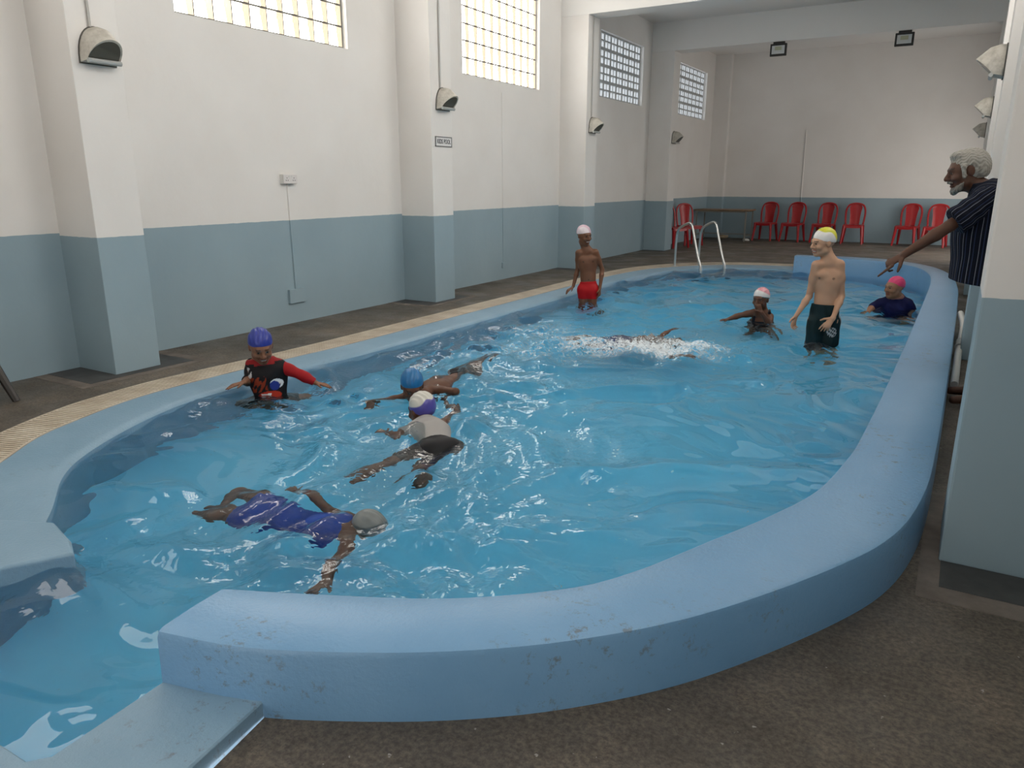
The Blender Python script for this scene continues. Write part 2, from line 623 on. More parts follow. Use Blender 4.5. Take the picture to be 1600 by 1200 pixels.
# raised wall, lofted along its two outlines
rows = []
for pi, po_ in zip(W_IN, W_OUT):
    n = (po_ - pi) / np.linalg.norm(po_ - pi)
    r = 0.022
    T = WALL_TOP
    sec = [(*(po_ + n * 0.006), -0.02), (*po_, T - r), (*(po_ - n * r * 0.3), T - r * 0.3), (*(po_ - n * r), T), (*((pi + po_) / 2), T + 0.003), (*(pi + n * r), T),
           (*(pi + n * r * 0.3), T - r * 0.3), (*pi, T - r), (*pi, -0.1), (*pi, BED_Z - 0.02)]
    rows.append(sec)
mb = MB().grid(rows)
n = len(rows[0])
mb.f += [tuple(range(n)), tuple((len(rows) - 1) * n + i for i in range(n))]
pobj(mb, 'raised_wall', M_POOLWALL, True)

# sloping painted rim between the grating and the water
rows = []
for a, b in zip(S_IN, EDGE):
    rows.append([(*(a + (b - a) * t), z) for t, z in ((0, -0.002), (0.35, -0.008), (0.8, -0.022), (0.95, -0.03), (1.0, -0.045))] + [(*b, BED_Z - 0.02)])
pobj(MB().grid(rows), 'sloping_rim', M_RIM, True)

# entry channel: rim end block, low kerb around the channel, under-water step
pobj(MB().prism([(-2.91, 1.178), (-2.785, 1.385), (-2.90, 1.44), (-3.13, 1.50), (-3.45, 1.36), (-3.6, 0.95), (-3.35, 0.55), (-3.12, 0.62)], -0.25, 0.016, 0.010), 'rim_end_block', M_RIM, bevel=0.006)
kerb = [(-1.758, 1.07), (-1.74, 0.735), (-1.775, 0.695), (-3.3, 0.66), (-3.4, 0.28), (-1.36, 0.28), (-1.41, 0.85), (-1.455, 1.16)]
pobj(MB().prism(kerb, BED_Z, 0.05, 0.006), 'channel_kerb', M_RIM)

# pool bed
bed = MB()
cont = [tuple(p) for p in W_IN] + [tuple(p) for p in EDGE[::-1]] + [(-3.3, 1.3), (-3.5, 0.5), (-1.6, 0.5), (-1.75, 1.05)]
bed_mesh = bpy.data.meshes.new('pool_bed')
bm = bmesh.new()
vs = [bm.verts.new((x + 2.3, y - 7.0, BED_Z)) for x, y in offset_poly(cont, 0.03)]
es = [bm.edges.new((vs[i], vs[(i + 1) % len(vs)])) for i in range(len(vs))]
bmesh.ops.triangle_fill(bm, use_beauty=True, edges=es, normal=(0, 0, 1))
bm.to_mesh(bed_mesh)
bm.free()
bed_mesh.materials.append(M_BED)
o = bpy.data.objects.new('pool_bed', bed_mesh)
COL.objects.link(o)
o.parent = pool

# cream overflow grating: ribs across the gutter on a darker tray
tray = MB().grid([[(*a, -0.012), (*b, -0.012)] for a, b in zip(S_OUT, S_IN)])
pobj(tray, 'gutter_tray', mat('gutter_tray', (0.23, 0.20, 0.16), 0.9))
ss = np.r_[0, np.cumsum(np.linalg.norm(np.diff(S_OUT, axis=0), axis=1))]
nr = int(ss[-1] / 0.030)
gr = MB()
for k in range(nr):
    u = (k + 0.5) / nr * ss[-1]
    w_ = 0.0105
    q = []
    for du in (-w_, w_):
        for S in (S_OUT, S_IN):
            j = (u + du) / ss[-1] * (len(S) - 1)
            q.append(np.array([np.interp(j, np.arange(len(S)), S[:, 0]), np.interp(j, np.arange(len(S)), S[:, 1])]))
    a0, a1, b0, b1 = q
    gr.add([(*a0, -0.012), (*a1, -0.012), (*b1, -0.012), (*b0, -0.012), (*a0, 0.004), (*a1, 0.002), (*b1, 0.002), (*b0, 0.004)],
           [(4, 5, 6, 7), (0, 1, 5, 4), (2, 3, 7, 6), (0, 4, 7, 3), (1, 2, 6, 5)])
for S0, S1 in ((S_OUT, S_IN), (S_IN, S_OUT)):
    d = (S1 - S0) / np.linalg.norm(S1 - S0, axis=1)[:, None]
    gr.grid([[(*p, -0.012), (*p, 0.004), (*(p + e * 0.014), 0.004), (*(p + e * 0.014), -0.012)] for p, e in zip(S0, d)])
o = pobj(gr, 'overflow_grating', mat('grating_plastic', (0.62, 0.55, 0.45), 0.6, noise=(5, (0.45, 0.37, 0.28), 0.3, 0.62)))
o['kind'] = 'stuff'

# floor with the pool cut out
fl_out = [tuple(p) for p in S_OUT[::-1]] + [(-3.42, 0.30), (-1.34, 0.27), (-1.40, 0.85), (-1.45, 1.14)] + [tuple(p) for p in W_OUT[5:]]


def floor_mat():
    m = bpy.data.materials.new('floor_screed')
    m.use_nodes = True
    N, L = m.node_tree.nodes, m.node_tree.links
    b = N['Principled BSDF']
    geo = N.new('ShaderNodeNewGeometry')

    def noise(s, d=6, r=0.65, sc=(1, 1, 1)):
        n = N.new('ShaderNodeTexNoise')
        n.inputs['Scale'].default_value = s
        n.inputs['Detail'].default_value = d
        n.inputs['Roughness'].default_value = r
        mp = N.new('ShaderNodeMapping')
        mp.inputs['Scale'].default_value = sc
        L.new(geo.outputs['Position'], mp.inputs[0])
        L.new(mp.outputs[0], n.inputs['Vector'])
        return n

    def ramp(src, stops):
        r = N.new('ShaderNodeValToRGB')
        for i, (p, c) in enumerate(stops):
            e = r.color_ramp.elements[i] if i < 2 else r.color_ramp.elements.new(p)
            e.position = p
            e.color = (*c, 1)
        L.new(src.outputs[0], r.inputs[0])
        return r

    def mix(f, a, bb, mode='MIX'):
        x = N.new('ShaderNodeMix')
        x.data_type = 'RGBA'
        x.blend_type = mode
        if isinstance(f, float):
            x.inputs['Factor'].default_value = f
        else:
            L.new(f.outputs[0], x.inputs['Factor'])
        L.new(a.outputs[2 if a.bl_idname == 'ShaderNodeMix' else 0], x.inputs['A'])
        if isinstance(bb, tuple):
            x.inputs['B'].default_value = (*bb, 1)
        else:
            L.new(bb.outputs[2 if bb.bl_idname == 'ShaderNodeMix' else 0], x.inputs['B'])
        return x
    base = ramp(noise(1.3, 7, 0.7), [(0.3, (0.064, 0.054, 0.043)), (0.7, (0.20, 0.162, 0.123)), (0.5, (0.12, 0.102, 0.082))])
    grit = ramp(noise(60, 4, 0.7), [(0.38, (0.55, 0.55, 0.55)), (0.66, (1.35, 1.32, 1.28))])
    c1 = mix(1.0, base, grit, 'MULTIPLY')
    streak = ramp(noise(1.0, 5, 0.6, (0.5, 2.2, 1)), [(0.60, (0, 0, 0)), (0.72, (0.6, 0.6, 0.6))])
    c2 = mix(streak, c1, (0.17, 0.145, 0.12))
    spots = ramp(noise(38, 2, 0.5), [(0.735, (0, 0, 0)), (0.76, (1, 1, 1))])
    c3 = mix(spots, c2, (0.33, 0.31, 0.29))
    L.new(c3.outputs[2], b.inputs['Base Color'])
    rr = ramp(noise(2.2), [(0.35, (0.38, 0.38, 0.38)), (0.65, (0.75, 0.75, 0.75))])
    L.new(rr.outputs[0], b.inputs['Roughness'])
    bp = N.new('ShaderNodeBump')
    bp.inputs['Strength'].default_value = 0.5
    bp.inputs['Distance'].default_value = 0.006
    L.new(noise(45, 5, 0.7).outputs['Fac'], bp.inputs['Height'])
    L.new(bp.outputs[0], b.inputs['Normal'])
    return m


M_FLOOR = floor_mat()
fm = bpy.data.meshes.new('floor')
bm = bmesh.new()
oc = [bm.verts.new((x, y, 0)) for x, y in ((XL - 0.02, YB), (XR + 0.02, YB), (XR + 0.02, YF + 0.02), (XL - 0.02, YF + 0.02))]
es = [bm.edges.new((oc[i], oc[(i + 1) % 4])) for i in range(4)]
ic = [bm.verts.new((x, y, 0)) for x, y in fl_out]
es += [bm.edges.new((ic[i], ic[(i + 1) % len(ic)])) for i in range(len(ic))]
bmesh.ops.triangle_fill(bm, use_beauty=True, use_dissolve=False, edges=es, normal=(0, 0, 1))
for f in bm.faces:
    if f.normal.z < 0:
        f.normal_flip()
bm.to_mesh(fm)
bm.free()
fm.materials.append(M_FLOOR)
floor = bpy.data.objects.new('floor', fm)
COL.objects.link(floor)
floor['kind'] = 'structure'

# re-screeded patches round the pillars: dark inlay inside a pale mortar border
M_PATCH = mat('patch_dark', (0.075, 0.078, 0.078), 0.7, noise=(6, (0.05, 0.05, 0.05), 0.35, 0.65))
M_BORDER = mat('patch_mortar', (0.20, 0.17, 0.145), 0.85, noise=(7, (0.12, 0.10, 0.085), 0.35, 0.65))
for (x0, x1, y0, y1) in [(XL, -5.14, 2.80, 3.86), (XL, -5.16, 6.86, 7.92), (XL, -5.17, 10.95, 12.0), (XL, -5.17, 14.95, 15.95)]:
    MB().box((x0, y0, -0.003), (x1, y1, 0.0015)).obj('patch_border', M_BORDER, floor)
    MB().box((x0, y0 + 0.1, -0.003), (x1 - 0.08, y1 - 0.1, 0.003)).obj('floor_patch', M_PATCH, floor)
MB().box((0.03, 2.72, -0.003), (XR, 3.75, 0.0015)).obj('patch_border', M_BORDER, floor)
MB().box((0.10, 2.83, -0.003), (XR, 3.6, 0.003)).obj('floor_patch', M_PATCH, floor)

# ================================================================== water
SWIM = [(-4.05, 3.4, 0.55, 0.7), (-3.2, 4.2, 0.8, 0.9), (-2.75, 3.3, 0.7, 1.0), (-2.3, 2.0, 0.75, 1.15), (-3.3, 5.6, 0.9, 0.7), (-2.25, 6.4, 0.75, 1.3), (-3.2, 6.6, 0.8, 0.8),
        (-4.0, 8.6, 0.5, 0.7), (-1.75, 8.2, 0.6, 0.9), (-0.98, 7.5, 0.5, 0.7), (-0.55, 9.8, 0.6, 0.8), (-3.4, 12.2, 0.7, 0.5), (-1.5, 2.1, 0.5, 0.6), (-1.9, 3.2, 0.6, 0.6)]
FOAM = [(-2.25, 6.25, 0.42, 0.20, 1.0), (-2.75, 6.15, 0.40, 0.25, 0.75), (-2.05, 6.60, 0.35, 0.16, 0.85), (-3.15, 5.75, 0.55, 0.35, 0.42), (-3.45, 6.5, 0.5, 0.6, 0.40), (-2.75, 4.75, 0.3, 0.25, 0.22),
        (-3.55, 4.85, 0.35, 0.35, 0.25)]


def inside(poly, X, Y):
    r = np.zeros(X.shape, bool)
    n = len(poly)
    for i in range(n):
        x0, y0 = poly[i]
        x1, y1 = poly[(i + 1) % n]
        if y0 == y1:
            continue
        c = (y0 > Y) != (y1 > Y)
        if not c.any():
            continue
        r ^= c & (X < (x1 - x0) * (Y - y0) / (y1 - y0) + x0)
    return r


def amp_map(X, Y):
    a = 0.42 + 0.25 / (1 + np.exp((X + 1.9) * 4))
    for x, y, s, w in SWIM:
        a += w * np.exp(-((X - x) ** 2 + (Y - y) ** 2) / (2 * s * s))
    a = np.minimum(a, 1.0 + 0.35 * np.tanh(a - 1.0))
    calm = np.exp(-((X + 3.5) ** 2 + (Y - 2.2) ** 2) / (2 * 0.5 ** 2)) + 0.8 * np.exp(-((X + 2.2) ** 2 + (Y - 0.9) ** 2) / (2 * 0.45 ** 2))
    return a * (1 - 0.55 * np.clip(calm, 0, 1))


def wave(X, Y):
    r = np.random.default_rng(21)
    wx = 0.16 * np.sin(1.9 * X + 1.3 * Y + 0.6) + 0.11 * np.sin(-2.7 * X + 3.1 * Y + 2.0) + 0.05 * np.sin(6.1 * X + 4.3 * Y)
    wy = 0.15 * np.sin(2.3 * X - 1.7 * Y + 4.1) + 0.10 * np.sin(3.7 * X + 2.2 * Y + 0.3) + 0.05 * np.sin(-5.3 * X + 6.7 * Y + 1)
    x, y = X + wx, Y + wy
    z = np.zeros(X.shape)
    for i in range(52):
        lam = 0.105 * (0.8 / 0.105) ** r.random()
        th = r.normal(0.9, 1.1)
        k = 2 * math.pi / lam
        z += 0.0068 * lam ** 1.0 * np.sin(k * (x * math.cos(th) + y * math.sin(th)) + r.random() * 6.28)
    a = amp_map(X, Y)
    z = z * a
    z += 1.2 * np.minimum(np.abs(z), 0.03) ** 1.5                    # sharper crests
    for xs, ys, sx, sy, w in FOAM[:3]:                  # churned water over the splashing swimmer
        g = np.exp(-((X - xs) ** 2 / (2 * sx * sx) + (Y - ys) ** 2 / (2 * sy * sy)))
        z += w * g * (0.035 + 0.02 * np.sin(31 * x + 17 * y) * np.sin(23 * y - 12 * x) + 0.012 * np.sin(60 * x) * np.sin(52 * y + 1))
    return z


def build_water():
    h = 0.0165
    xs = np.arange(-4.46, -0.16, h)
    ys = np.arange(0.6, 13.3, h)
    X, Y = np.meshgrid(xs, ys, indexing='ij')
    Z = WATER_Z + wave(X, Y)
    foam = np.zeros(X.shape)
    for x, y, sx, sy, w in FOAM:
        foam = np.maximum(foam, w * np.exp(-((X - x) ** 2 / (2 * sx * sx) + (Y - y) ** 2 / (2 * sy * sy))))
    ins = inside(offset_poly(cont, 0.03), X, Y)
    cell = ins[:-1, :-1] & ins[1:, :-1] & ins[1:, 1:] & ins[:-1, 1:]
    idx = np.arange(X.size).reshape(X.shape)
    q = np.stack([idx[:-1, :-1][cell], idx[1:, :-1][cell], idx[1:, 1:][cell], idx[:-1, 1:][cell]], 1)
    used, inv = np.unique(q, return_inverse=True)
    q = inv.reshape(q.shape)
    V = np.stack([X.ravel()[used], Y.ravel()[used], Z.ravel()[used]], 1)
    return V, q, foam.ravel()[used], np.clip(amp_map(X, Y).ravel()[used], 0, 2)


def np_mesh(name, V, Q, m, smooth=True):
    me = bpy.data.meshes.new(name)
    me.vertices.add(len(V))
    me.vertices.foreach_set('co', np.ascontiguousarray(V, np.float32).ravel())
    n = Q.shape[1]
    me.loops.add(Q.size)
    me.loops.foreach_set('vertex_index', np.ascontiguousarray(Q, np.int32).ravel())
    me.polygons.add(len(Q))
    me.polygons.foreach_set('loop_start', np.arange(0, Q.size, n, dtype=np.int32))
    me.polygons.foreach_set('loop_total', np.full(len(Q), n, np.int32))
    me.update(calc_edges=True)
    if smooth:
        me.polygons.foreach_set('use_smooth', np.ones(len(Q), bool))
    if m:
        me.materials.append(m)
    me.validate()
    return me


def water_mat():
    m = bpy.data.materials.new('pool_water')
    m.use_nodes = True
    N, L = m.node_tree.nodes, m.node_tree.links
    b = N['Principled BSDF']
    b.inputs['Base Color'].default_value = (0.93, 0.985, 1.0, 1)
    b.inputs['Roughness'].default_value = 0.0
    b.inputs['IOR'].default_value = 1.333
    b.inputs['Transmission Weight'].default_value = 1.0
    out = N['Material Output']
    geo = N.new('ShaderNodeNewGeometry')
    rip = N.new('ShaderNodeAttribute')
    rip.attribute_name = 'ripple'
    n = N.new('ShaderNodeTexNoise')
    n.inputs['Scale'].default_value = 20
    n.inputs['Detail'].default_value = 1
    n.inputs['Distortion'].default_value = 0.8
    L.new(geo.outputs['Position'], n.inputs['Vector'])
    mu = N.new('ShaderNodeMath')
    mu.operation = 'MULTIPLY_ADD'
    L.new(rip.outputs['Fac'], mu.inputs[0])
    mu.inputs[1].default_value = 0.9
    mu.inputs[2].default_value = -0.62
    mu.use_clamp = True
    bp = N.new('ShaderNodeBump')
    bp.inputs['Distance'].default_value = 0.012
    L.new(mu.outputs[0], bp.inputs['Strength'])
    L.new(n.outputs['Fac'], bp.inputs['Height'])
    L.new(bp.outputs[0], b.inputs['Normal'])
    fo = N.new('ShaderNodeAttribute')
    fo.attribute_name = 'foam'
    n2 = N.new('ShaderNodeTexNoise')
    n2.inputs['Scale'].default_value = 34
    n2.inputs['Detail'].default_value = 5
    n2.inputs['Roughness'].default_value = 0.7
    n2.inputs['Distortion'].default_value = 1.2
    L.new(geo.outputs['Position'], n2.inputs['Vector'])
    ad = N.new('ShaderNodeMath')
    ad.operation = 'MULTIPLY_ADD'
    L.new(fo.outputs['Fac'], ad.inputs[0])
    ad.inputs[1].default_value = 0.40
    L.new(n2.outputs['Fac'], ad.inputs[2])
    rp = N.new('ShaderNodeValToRGB')
    rp.color_ramp.elements[0].position = 0.66
    rp.color_ramp.elements[1].position = 0.87
    rp.color_ramp.elements[0].color = (0, 0, 0, 1)
    rp.color_ramp.elements[1].color = (0.85, 0.85, 0.85, 1)
    L.new(ad.outputs[0], rp.inputs[0])
    df = N.new('ShaderNodeBsdfDiffuse')
    df.inputs['Color'].default_value = (0.82, 0.88, 0.92, 1)
    mx = N.new('ShaderNodeMixShader')
    L.new(rp.outputs[0], mx.inputs[0])
    L.new(b.outputs[0], mx.inputs[1])
    L.new(df.outputs[0], mx.inputs[2])
    L.new(mx.outputs[0], out.inputs['Surface'])
    va = N.new('ShaderNodeVolumeAbsorption')
    va.inputs['Color'].default_value = (0.08, 0.765, 0.93, 1)
    va.inputs['Density'].default_value = 0.48
    L.new(va.outputs[0], out.inputs['Volume'])
    return m


V, Q, foam, ripple = build_water()
wm = np_mesh('pool_water', V, Q, water_mat())
for nm, arr in (('foam', foam), ('ripple', ripple)):
    at = wm.attributes.new(nm, 'FLOAT', 'POINT')
    at.data.foreach_set('value', arr.astype(np.float32))
water = bpy.data.objects.new('pool_water', wm)
COL.objects.link(water)
tag(water, 'clear turquoise rippled water filling the pool', 'water', kind='stuff')

# ================================================================== things in the room
M_RED = mat('red_plastic', (0.36, 0.008, 0.012), 0.28)
M_STEEL = mat('brushed_steel', (0.62, 0.62, 0.60), 0.28, 1.0)
M_LAMP = mat('lamp_plastic', (0.56, 0.53, 0.47), 0.55, noise=(16, (0.36, 0.33, 0.28), 0.3, 0.6))
M_LGLASS = mat('lamp_glass', (0.10, 0.10, 0.085), 0.18)
M_GREY = mat('grey_plastic', (0.42, 0.43, 0.42), 0.45)
M_DARK = mat('dark_plastic', (0.022, 0.017, 0.014), 0.4)
M_BLACK = mat('black_plastic', (0.012, 0.012, 0.012), 0.45)
M_PVC = mat('white_pvc', (0.70, 0.69, 0.66), 0.4)


def make_chair(name, m, splay=1.0):
    """armless moulded plastic chair, front towards -y, origin on the floor under the seat"""
    c = empty(name)
    # seat: a dished slab with a rolled front edge
    rows = []
    for j, y in enumerate(np.linspace(-0.215, 0.2, 9)):
        hw = 0.215 - 0.02 * (y + 0.215) / 0.41
        rows.append([(x * hw, y, 0.445 - 0.014 * (1 - x * x) - (0.018 if j == 0 else 0) - 0.012 * (y + 0.2)) for x in np.linspace(-1, 1, 9)])
    mb = MB().grid(rows)
    lo = [[(x, y, z - 0.02) for x, y, z in r] for r in rows]
    mb.grid([r[::-1] for r in lo])
    ring = [r[0] for r in rows] + rows[-1][1:] + [r[-1] for r in rows[::-1]][1:] + rows[0][::-1][1:-1]
    mb.grid([ring, [(x * 1.0, y, z - 0.05) for x, y, z in ring]], closed=True)
    mb.obj('seat', m, c, smooth=True)
    for sx in (-1, 1):                       # tapered, splayed legs
        for y0, y1 in ((-0.185, -0.235), (0.175, 0.235)):
            y1 = y0 + (y1 - y0) * splay
            xf = 0.185 + 0.04 * splay
            t = [(sx * 0.185, y0, 0.42), (sx * (0.185 + xf) / 2, (y0 + y1) / 2, 0.21), (sx * xf, y1, 0.0)]
            rr = [0.036, 0.029, 0.022]
            MB().tube(t, rr, 8).obj('leg', m, c, smooth=True)
    # back: arched frame and a wide waisted splat with a slot on each side

    def yb(z):
        return 0.185 + 0.17 * (z - 0.43)
    arch = [(-0.185, yb(0.42), 0.42), (-0.2, yb(0.55), 0.55), (-0.208, yb(0.68), 0.68), (-0.195, yb(0.79), 0.79), (-0.155, yb(0.865), 0.865), (-0.085, yb(0.90), 0.90), (0, yb(0.91), 0.91)]
    arch = arch + [(-x, y, z) for x, y, z in arch[-2::-1]]
    arch = spline(arch, 41)
    MB().tube(arch, 0.021, 8, sx=0.75).obj('back_frame', m, c, smooth=True)
    r0, r1 = [], []
    for z in np.linspace(0.43, 0.905, 12):
        t = (z - 0.43) / 0.475
        hw = 0.105 + 0.045 * t - 0.012 * math.sin(t * math.pi) if t < 0.75 else 0.132 + 0.10 * (t - 0.75) - 0.6 * max(0, t - 0.86)
        r0.append([(x * hw, yb(z) + 0.022 * (1 - x * x) - 0.008, z) for x in np.linspace(-1, 1, 7)])
        r1.append([(x, y + 0.012, z) for x, y, z in r0[-1]])
    mb = MB().grid(r0).grid([r[::-1] for r in r1])
    ring0 = [r[0] for r in r0] + r0[-1][1:] + [r[-1] for r in r0[::-1]][1:] + r0[0][::-1][1:-1]
    mb.grid([ring0, [(x, y + 0.012, z) for x, y, z in ring0]], closed=True)
    mb.obj('back_splat', m, c, smooth=True)
    return c


chair0 = make_chair('plastic_chair', M_RED)
CH = [  # x, y, turn (0 faces the camera end), label
    (-4.17, 19.33, -8, 'red plastic chair against the far wall next to the wooden table'),
    (-3.53, 19.33, -8, 'second red plastic chair to the right of the table, under the wall conduit'),
    (-2.83, 19.33, -8, 'red plastic chair at the far wall behind the yellow and white capped boy'),
    (-2.18, 19.33, 3, 'red plastic chair just right of the yellow and white capped boy, facing straight out'),
    (-1.06, 19.33, -10, 'red plastic chair left of the overlapping pair by the pointing man'),
    (-0.50, 19.25, -6, "red plastic chair partly hidden behind the pointing man's arm"),
    (-5.42, 16.15, 62, 'red plastic chair half hidden behind the grey pillar by the ladder'),
    (-5.36, 17.0, 48, 'red plastic chair angled between the pillar and the wooden table'),
]
for i, (x, y, a, lb) in enumerate(CH):
    c = chair0 if i == 0 else copy_tree(chair0)
    c.location = (x, y, 0)
    c.rotation_euler = (0, 0, math.radians(a))
    tag(c, lb, 'chair', 'red plastic chairs at the far end')

# dark chair outside the frame, one splayed leg in view at the left edge
c = make_chair('plastic_chair', M_DARK, 3.0)
p = onz(26, 627)
a = math.radians(76)
foot = Matrix.Rotation(a, 3, 'Z') @ Vector((0.305, -0.335, 0))
c.location = (p[0] - foot.x, p[1] - foot.y, 0)
c.rotation_euler = (0, 0, a)
tag(c, 'dark brown plastic chair at the left edge with only one leg showing', 'chair')

# wooden table with a steel frame
t = empty('wooden_table', (-5.10, 18.98, 0))
tag(t, 'wooden table with a thin metal frame in the far corner', 'table')
MB().box((-0.66, -0.40, 0.715), (0.66, 0.40, 0.745)).obj('tabletop', mat('table_wood', (0.24, 0.155, 0.085), 0.5, noise=(7, (0.15, 0.09, 0.05), 0.35, 0.65)), t, bevel=0.004)
M_TF = mat('table_frame', (0.30, 0.29, 0.26), 0.45, 0.6)
for sx in (-1, 1):
    for sy in (-1, 1):
        l = MB().box((sx * 0.6 - 0.015, sy * 0.34 - 0.015, 0), (sx * 0.6 + 0.015, sy * 0.34 + 0.015, 0.715)).obj('leg', M_TF, t)
    MB().box((sx * 0.6 - 0.012, -0.33, 0.12), (sx * 0.6 + 0.012, 0.33, 0.145)).obj('side_rail', M_TF, t)
MB().box((-0.59, 0.325, 0.12), (0.59, 0.35, 0.145)).obj('stretcher', M_TF, t)
for sy in (-1, 1):
    MB().box((-0.59, sy * 0.34 - 0.01, 0.68), (0.59, sy * 0.34 + 0.01, 0.715)).obj('apron', M_TF, t)


def crumple(name, p, s, m, lb, cat):
    bm = bmesh.new()
    bmesh.ops.create_icosphere(bm, subdivisions=2, radius=1)
    r = random.Random(int(p[0] * 100) % 97)
    for v in bm.verts:
        k = 0.65 + 0.5 * r.random()
        v.co = Vector((v.co.x * s[0] * k, v.co.y * s[1] * k, s[2] * (v.co.z * k + 0.9)))
    zmin = min(v.co.z for v in bm.verts)
    for v in bm.verts:
        v.co.z -= zmin
    me = bpy.data.meshes.new(name)
    bm.to_mesh(me)
    bm.free()
    me.materials.append(m)
    o = bpy.data.objects.new(name, me)
    COL.objects.link(o)
    o.location = p
    tag(o, lb, cat)
    return o


M_PAPER = mat('paper', (0.72, 0.71, 0.68), 0.8)
crumple('crumpled_paper', (-4.5, 18.85, 0), (0.10, 0.05, 0.03), M_PAPER, 'crumpled white paper on the floor beside the table leg', 'paper')
crumple('cloth_bundle', (-5.2, 19.25, 0), (0.16, 0.08, 0.06), mat('beige_cloth', (0.36, 0.29, 0.2), 0.9), 'small beige bundle on the floor under the wooden table', 'bundle')

# pool ladder: two steel rails
lad = empty('pool_ladder', (-3.7, 12.6, 0))
tag(lad, 'two bent steel handrails of the pool ladder at the far end', 'ladder')
LR, LS = np.array([0.52, -0.22]), np.array([0.26, 0.50])
LB0 = np.array([-3.64, 12.3])
lo = np.array([-3.7, 12.6])
for k in range(2):
    A, B = LB0 - LR + LS * k - lo, LB0 + LS * k - lo
    prof = [(0, -0.03), (0.0, 0.25), (0.02, 0.50), (0.06, 0.60), (0.16, 0.66), (0.36, 0.715), (0.48, 0.735), (0.56, 0.72), (0.61, 0.66), (0.72, 0.46), (0.86, 0.22), (0.96, 0.08), (1.0, 0.0), (1.0, -0.3)]
    path = spline([(*(A + (B - A) * t), z) for t, z in prof], 60)
    rl = MB().tube(path, 0.021, 12).obj('handrail', M_STEEL, lad, smooth=True)
    MB().tube([(*A, -0.012), (*A, 0.012)], 0.05, 16).obj('base_flange', M_STEEL, rl, smooth=True)
    MB().tube([(*(A + (B - A) * 0.985), 0.02), (*B, -0.03)], 0.026, 12).obj('joint_sleeve', M_STEEL, rl, smooth=True)
for z in (-0.22, -0.42):
    p0, p1 = LB0 - lo, LB0 + LS - lo
    MB().tube([(*p0, z), (*p1, z)], 0.022, 10).obj('tread', M_STEEL, lad, smooth=True)


def make_bulkhead():
    """eyelid wall light: plate on the wall (x = 0), hood, slanted half-round glass, bottom lip"""
    c = empty('wall_light')
    TH = np.linspace(0, math.pi, 19)
    w0 = [(0.004, 0.128 * math.cos(t), -0.115 + 0.235 * math.sin(t) ** 0.8) for t in TH]
    w2 = [(0.075 + 0.125 * math.sin(t) ** 0.9, 0.118 * math.cos(t), -0.10 + 0.125 * math.sin(t) ** 0.8) for t in TH]
    w1 = [tuple(0.45 * a + 0.55 * b + d for a, b, d in zip(p, q, (0, 0, 0.035 * math.sin(t)))) for p, q, t in zip(w0, w2, TH)]
    wa = [tuple(0.78 * a + 0.22 * b + d for a, b, d in zip(p, q, (0, 0, 0.022 * math.sin(t)))) for p, q, t in zip(w0, w2, TH)]
    hood = MB().grid([w0, wa, w1, w2])
    w3 = [(x - 0.012, y * 0.93, z - 0.012 * math.sin(t)) for (x, y, z), t in zip(w2, TH)]
    hood.grid([w2, w3])
    hood.add([w0[0], w0[-1], w2[-1], w2[0]], [(0, 1, 2, 3)])
    hood.obj('hood', M_LAMP, c, smooth=True)
    g = MB().add(w3, [tuple(range(len(w3)))])
    g.obj('glass', M_LGLASS, c)
    MB().tube([(0.085, -0.118, -0.105), (0.085, 0.118, -0.105)], 0.016, 8).obj('lip', M_GREY, c, smooth=True)
    plate = [(0.0, 0.133 * math.cos(t), -0.122 + 0.25 * math.sin(t) ** 0.8) for t in TH]
    pl = MB().grid([plate, [(0.01, y, z) for x, y, z in plate]])
    pl.add([(0.01, y, z) for x, y, z in plate], [tuple(range(len(plate)))])
    pl.obj('back_plate', mat('lamp_gasket', (0.10, 0.095, 0.085), 0.7), c, smooth=True)
    return c


lamp0 = make_bulkhead()
LL = [((-5.31, 3.335, 2.30), 0, 'weathered eyelid wall light on the nearest pillar at upper left'),
      ((-5.31, 7.41, 2.31), 0, 'eyelid wall light above the pool sign on the pillar'),
      ((-5.31, 11.49, 2.27), 0, 'eyelid wall light on the pillar behind the boy in red trunks'),
      ((-5.31, 15.47, 2.27), 0, 'eyelid wall light on the last left pillar by the pierced window'),
      ((0.12, 7.12, 2.28), math.pi, 'largest and nearest eyelid wall light on the right-hand pillars'),
      ((0.13, 11.33, 2.28), math.pi, 'middle one of the three eyelid lights on the right-hand pillars'),
      ((0.13, 15.46, 2.24), math.pi, 'farthest and lowest looking eyelid light on the right-hand pillars')]
for i, (p, rz, lb) in enumerate(LL):
    c = lamp0 if i == 0 else copy_tree(lamp0)
    c.location = p
    c.rotation_euler = (0, 0, rz)
    tag(c, lb, 'wall light', 'eyelid wall lights on the pillars')
for (y, z0, lb) in [(3.305, 2.42, 'thin white conduit running up from the nearest wall light'), (7.36, 2.43, 'thin conduit running up the pillar above the pool sign'),
                    (11.44, 2.4, 'thin conduit above the wall light behind the boy in red trunks')]:
    o = MB().tube([(-5.297, y, z0), (-5.297, y, 4.6)], 0.0095, 8).obj('conduit', mat('conduit_paint', (0.50, 0.485, 0.46), 0.6), smooth=True)
    tag(o, lb, 'conduit', 'conduits on the left pillars')


def make_flood():
    c = empty('floodlight')
    MB().box((-0.145, -0.03, -0.105), (0.145, 0.03, 0.105)).obj('housing', M_BLACK, c, bevel=0.008)
    MB().box((-0.112, -0.036, -0.07), (0.112, -0.028, 0.07)).obj('reflector', mat('flood_face', (0.62, 0.64, 0.64), 0.25), c)
    MB().box((-0.06, -0.039, -0.01), (0.06, -0.034, 0.055)).obj('led_panel', mat('flood_led', (0.42, 0.43, 0.30), 0.5), c)
    MB().box((-0.10, -0.012, 0.105), (0.10, 0.045, 0.14)).obj('bracket', M_BLACK, c)
    return c


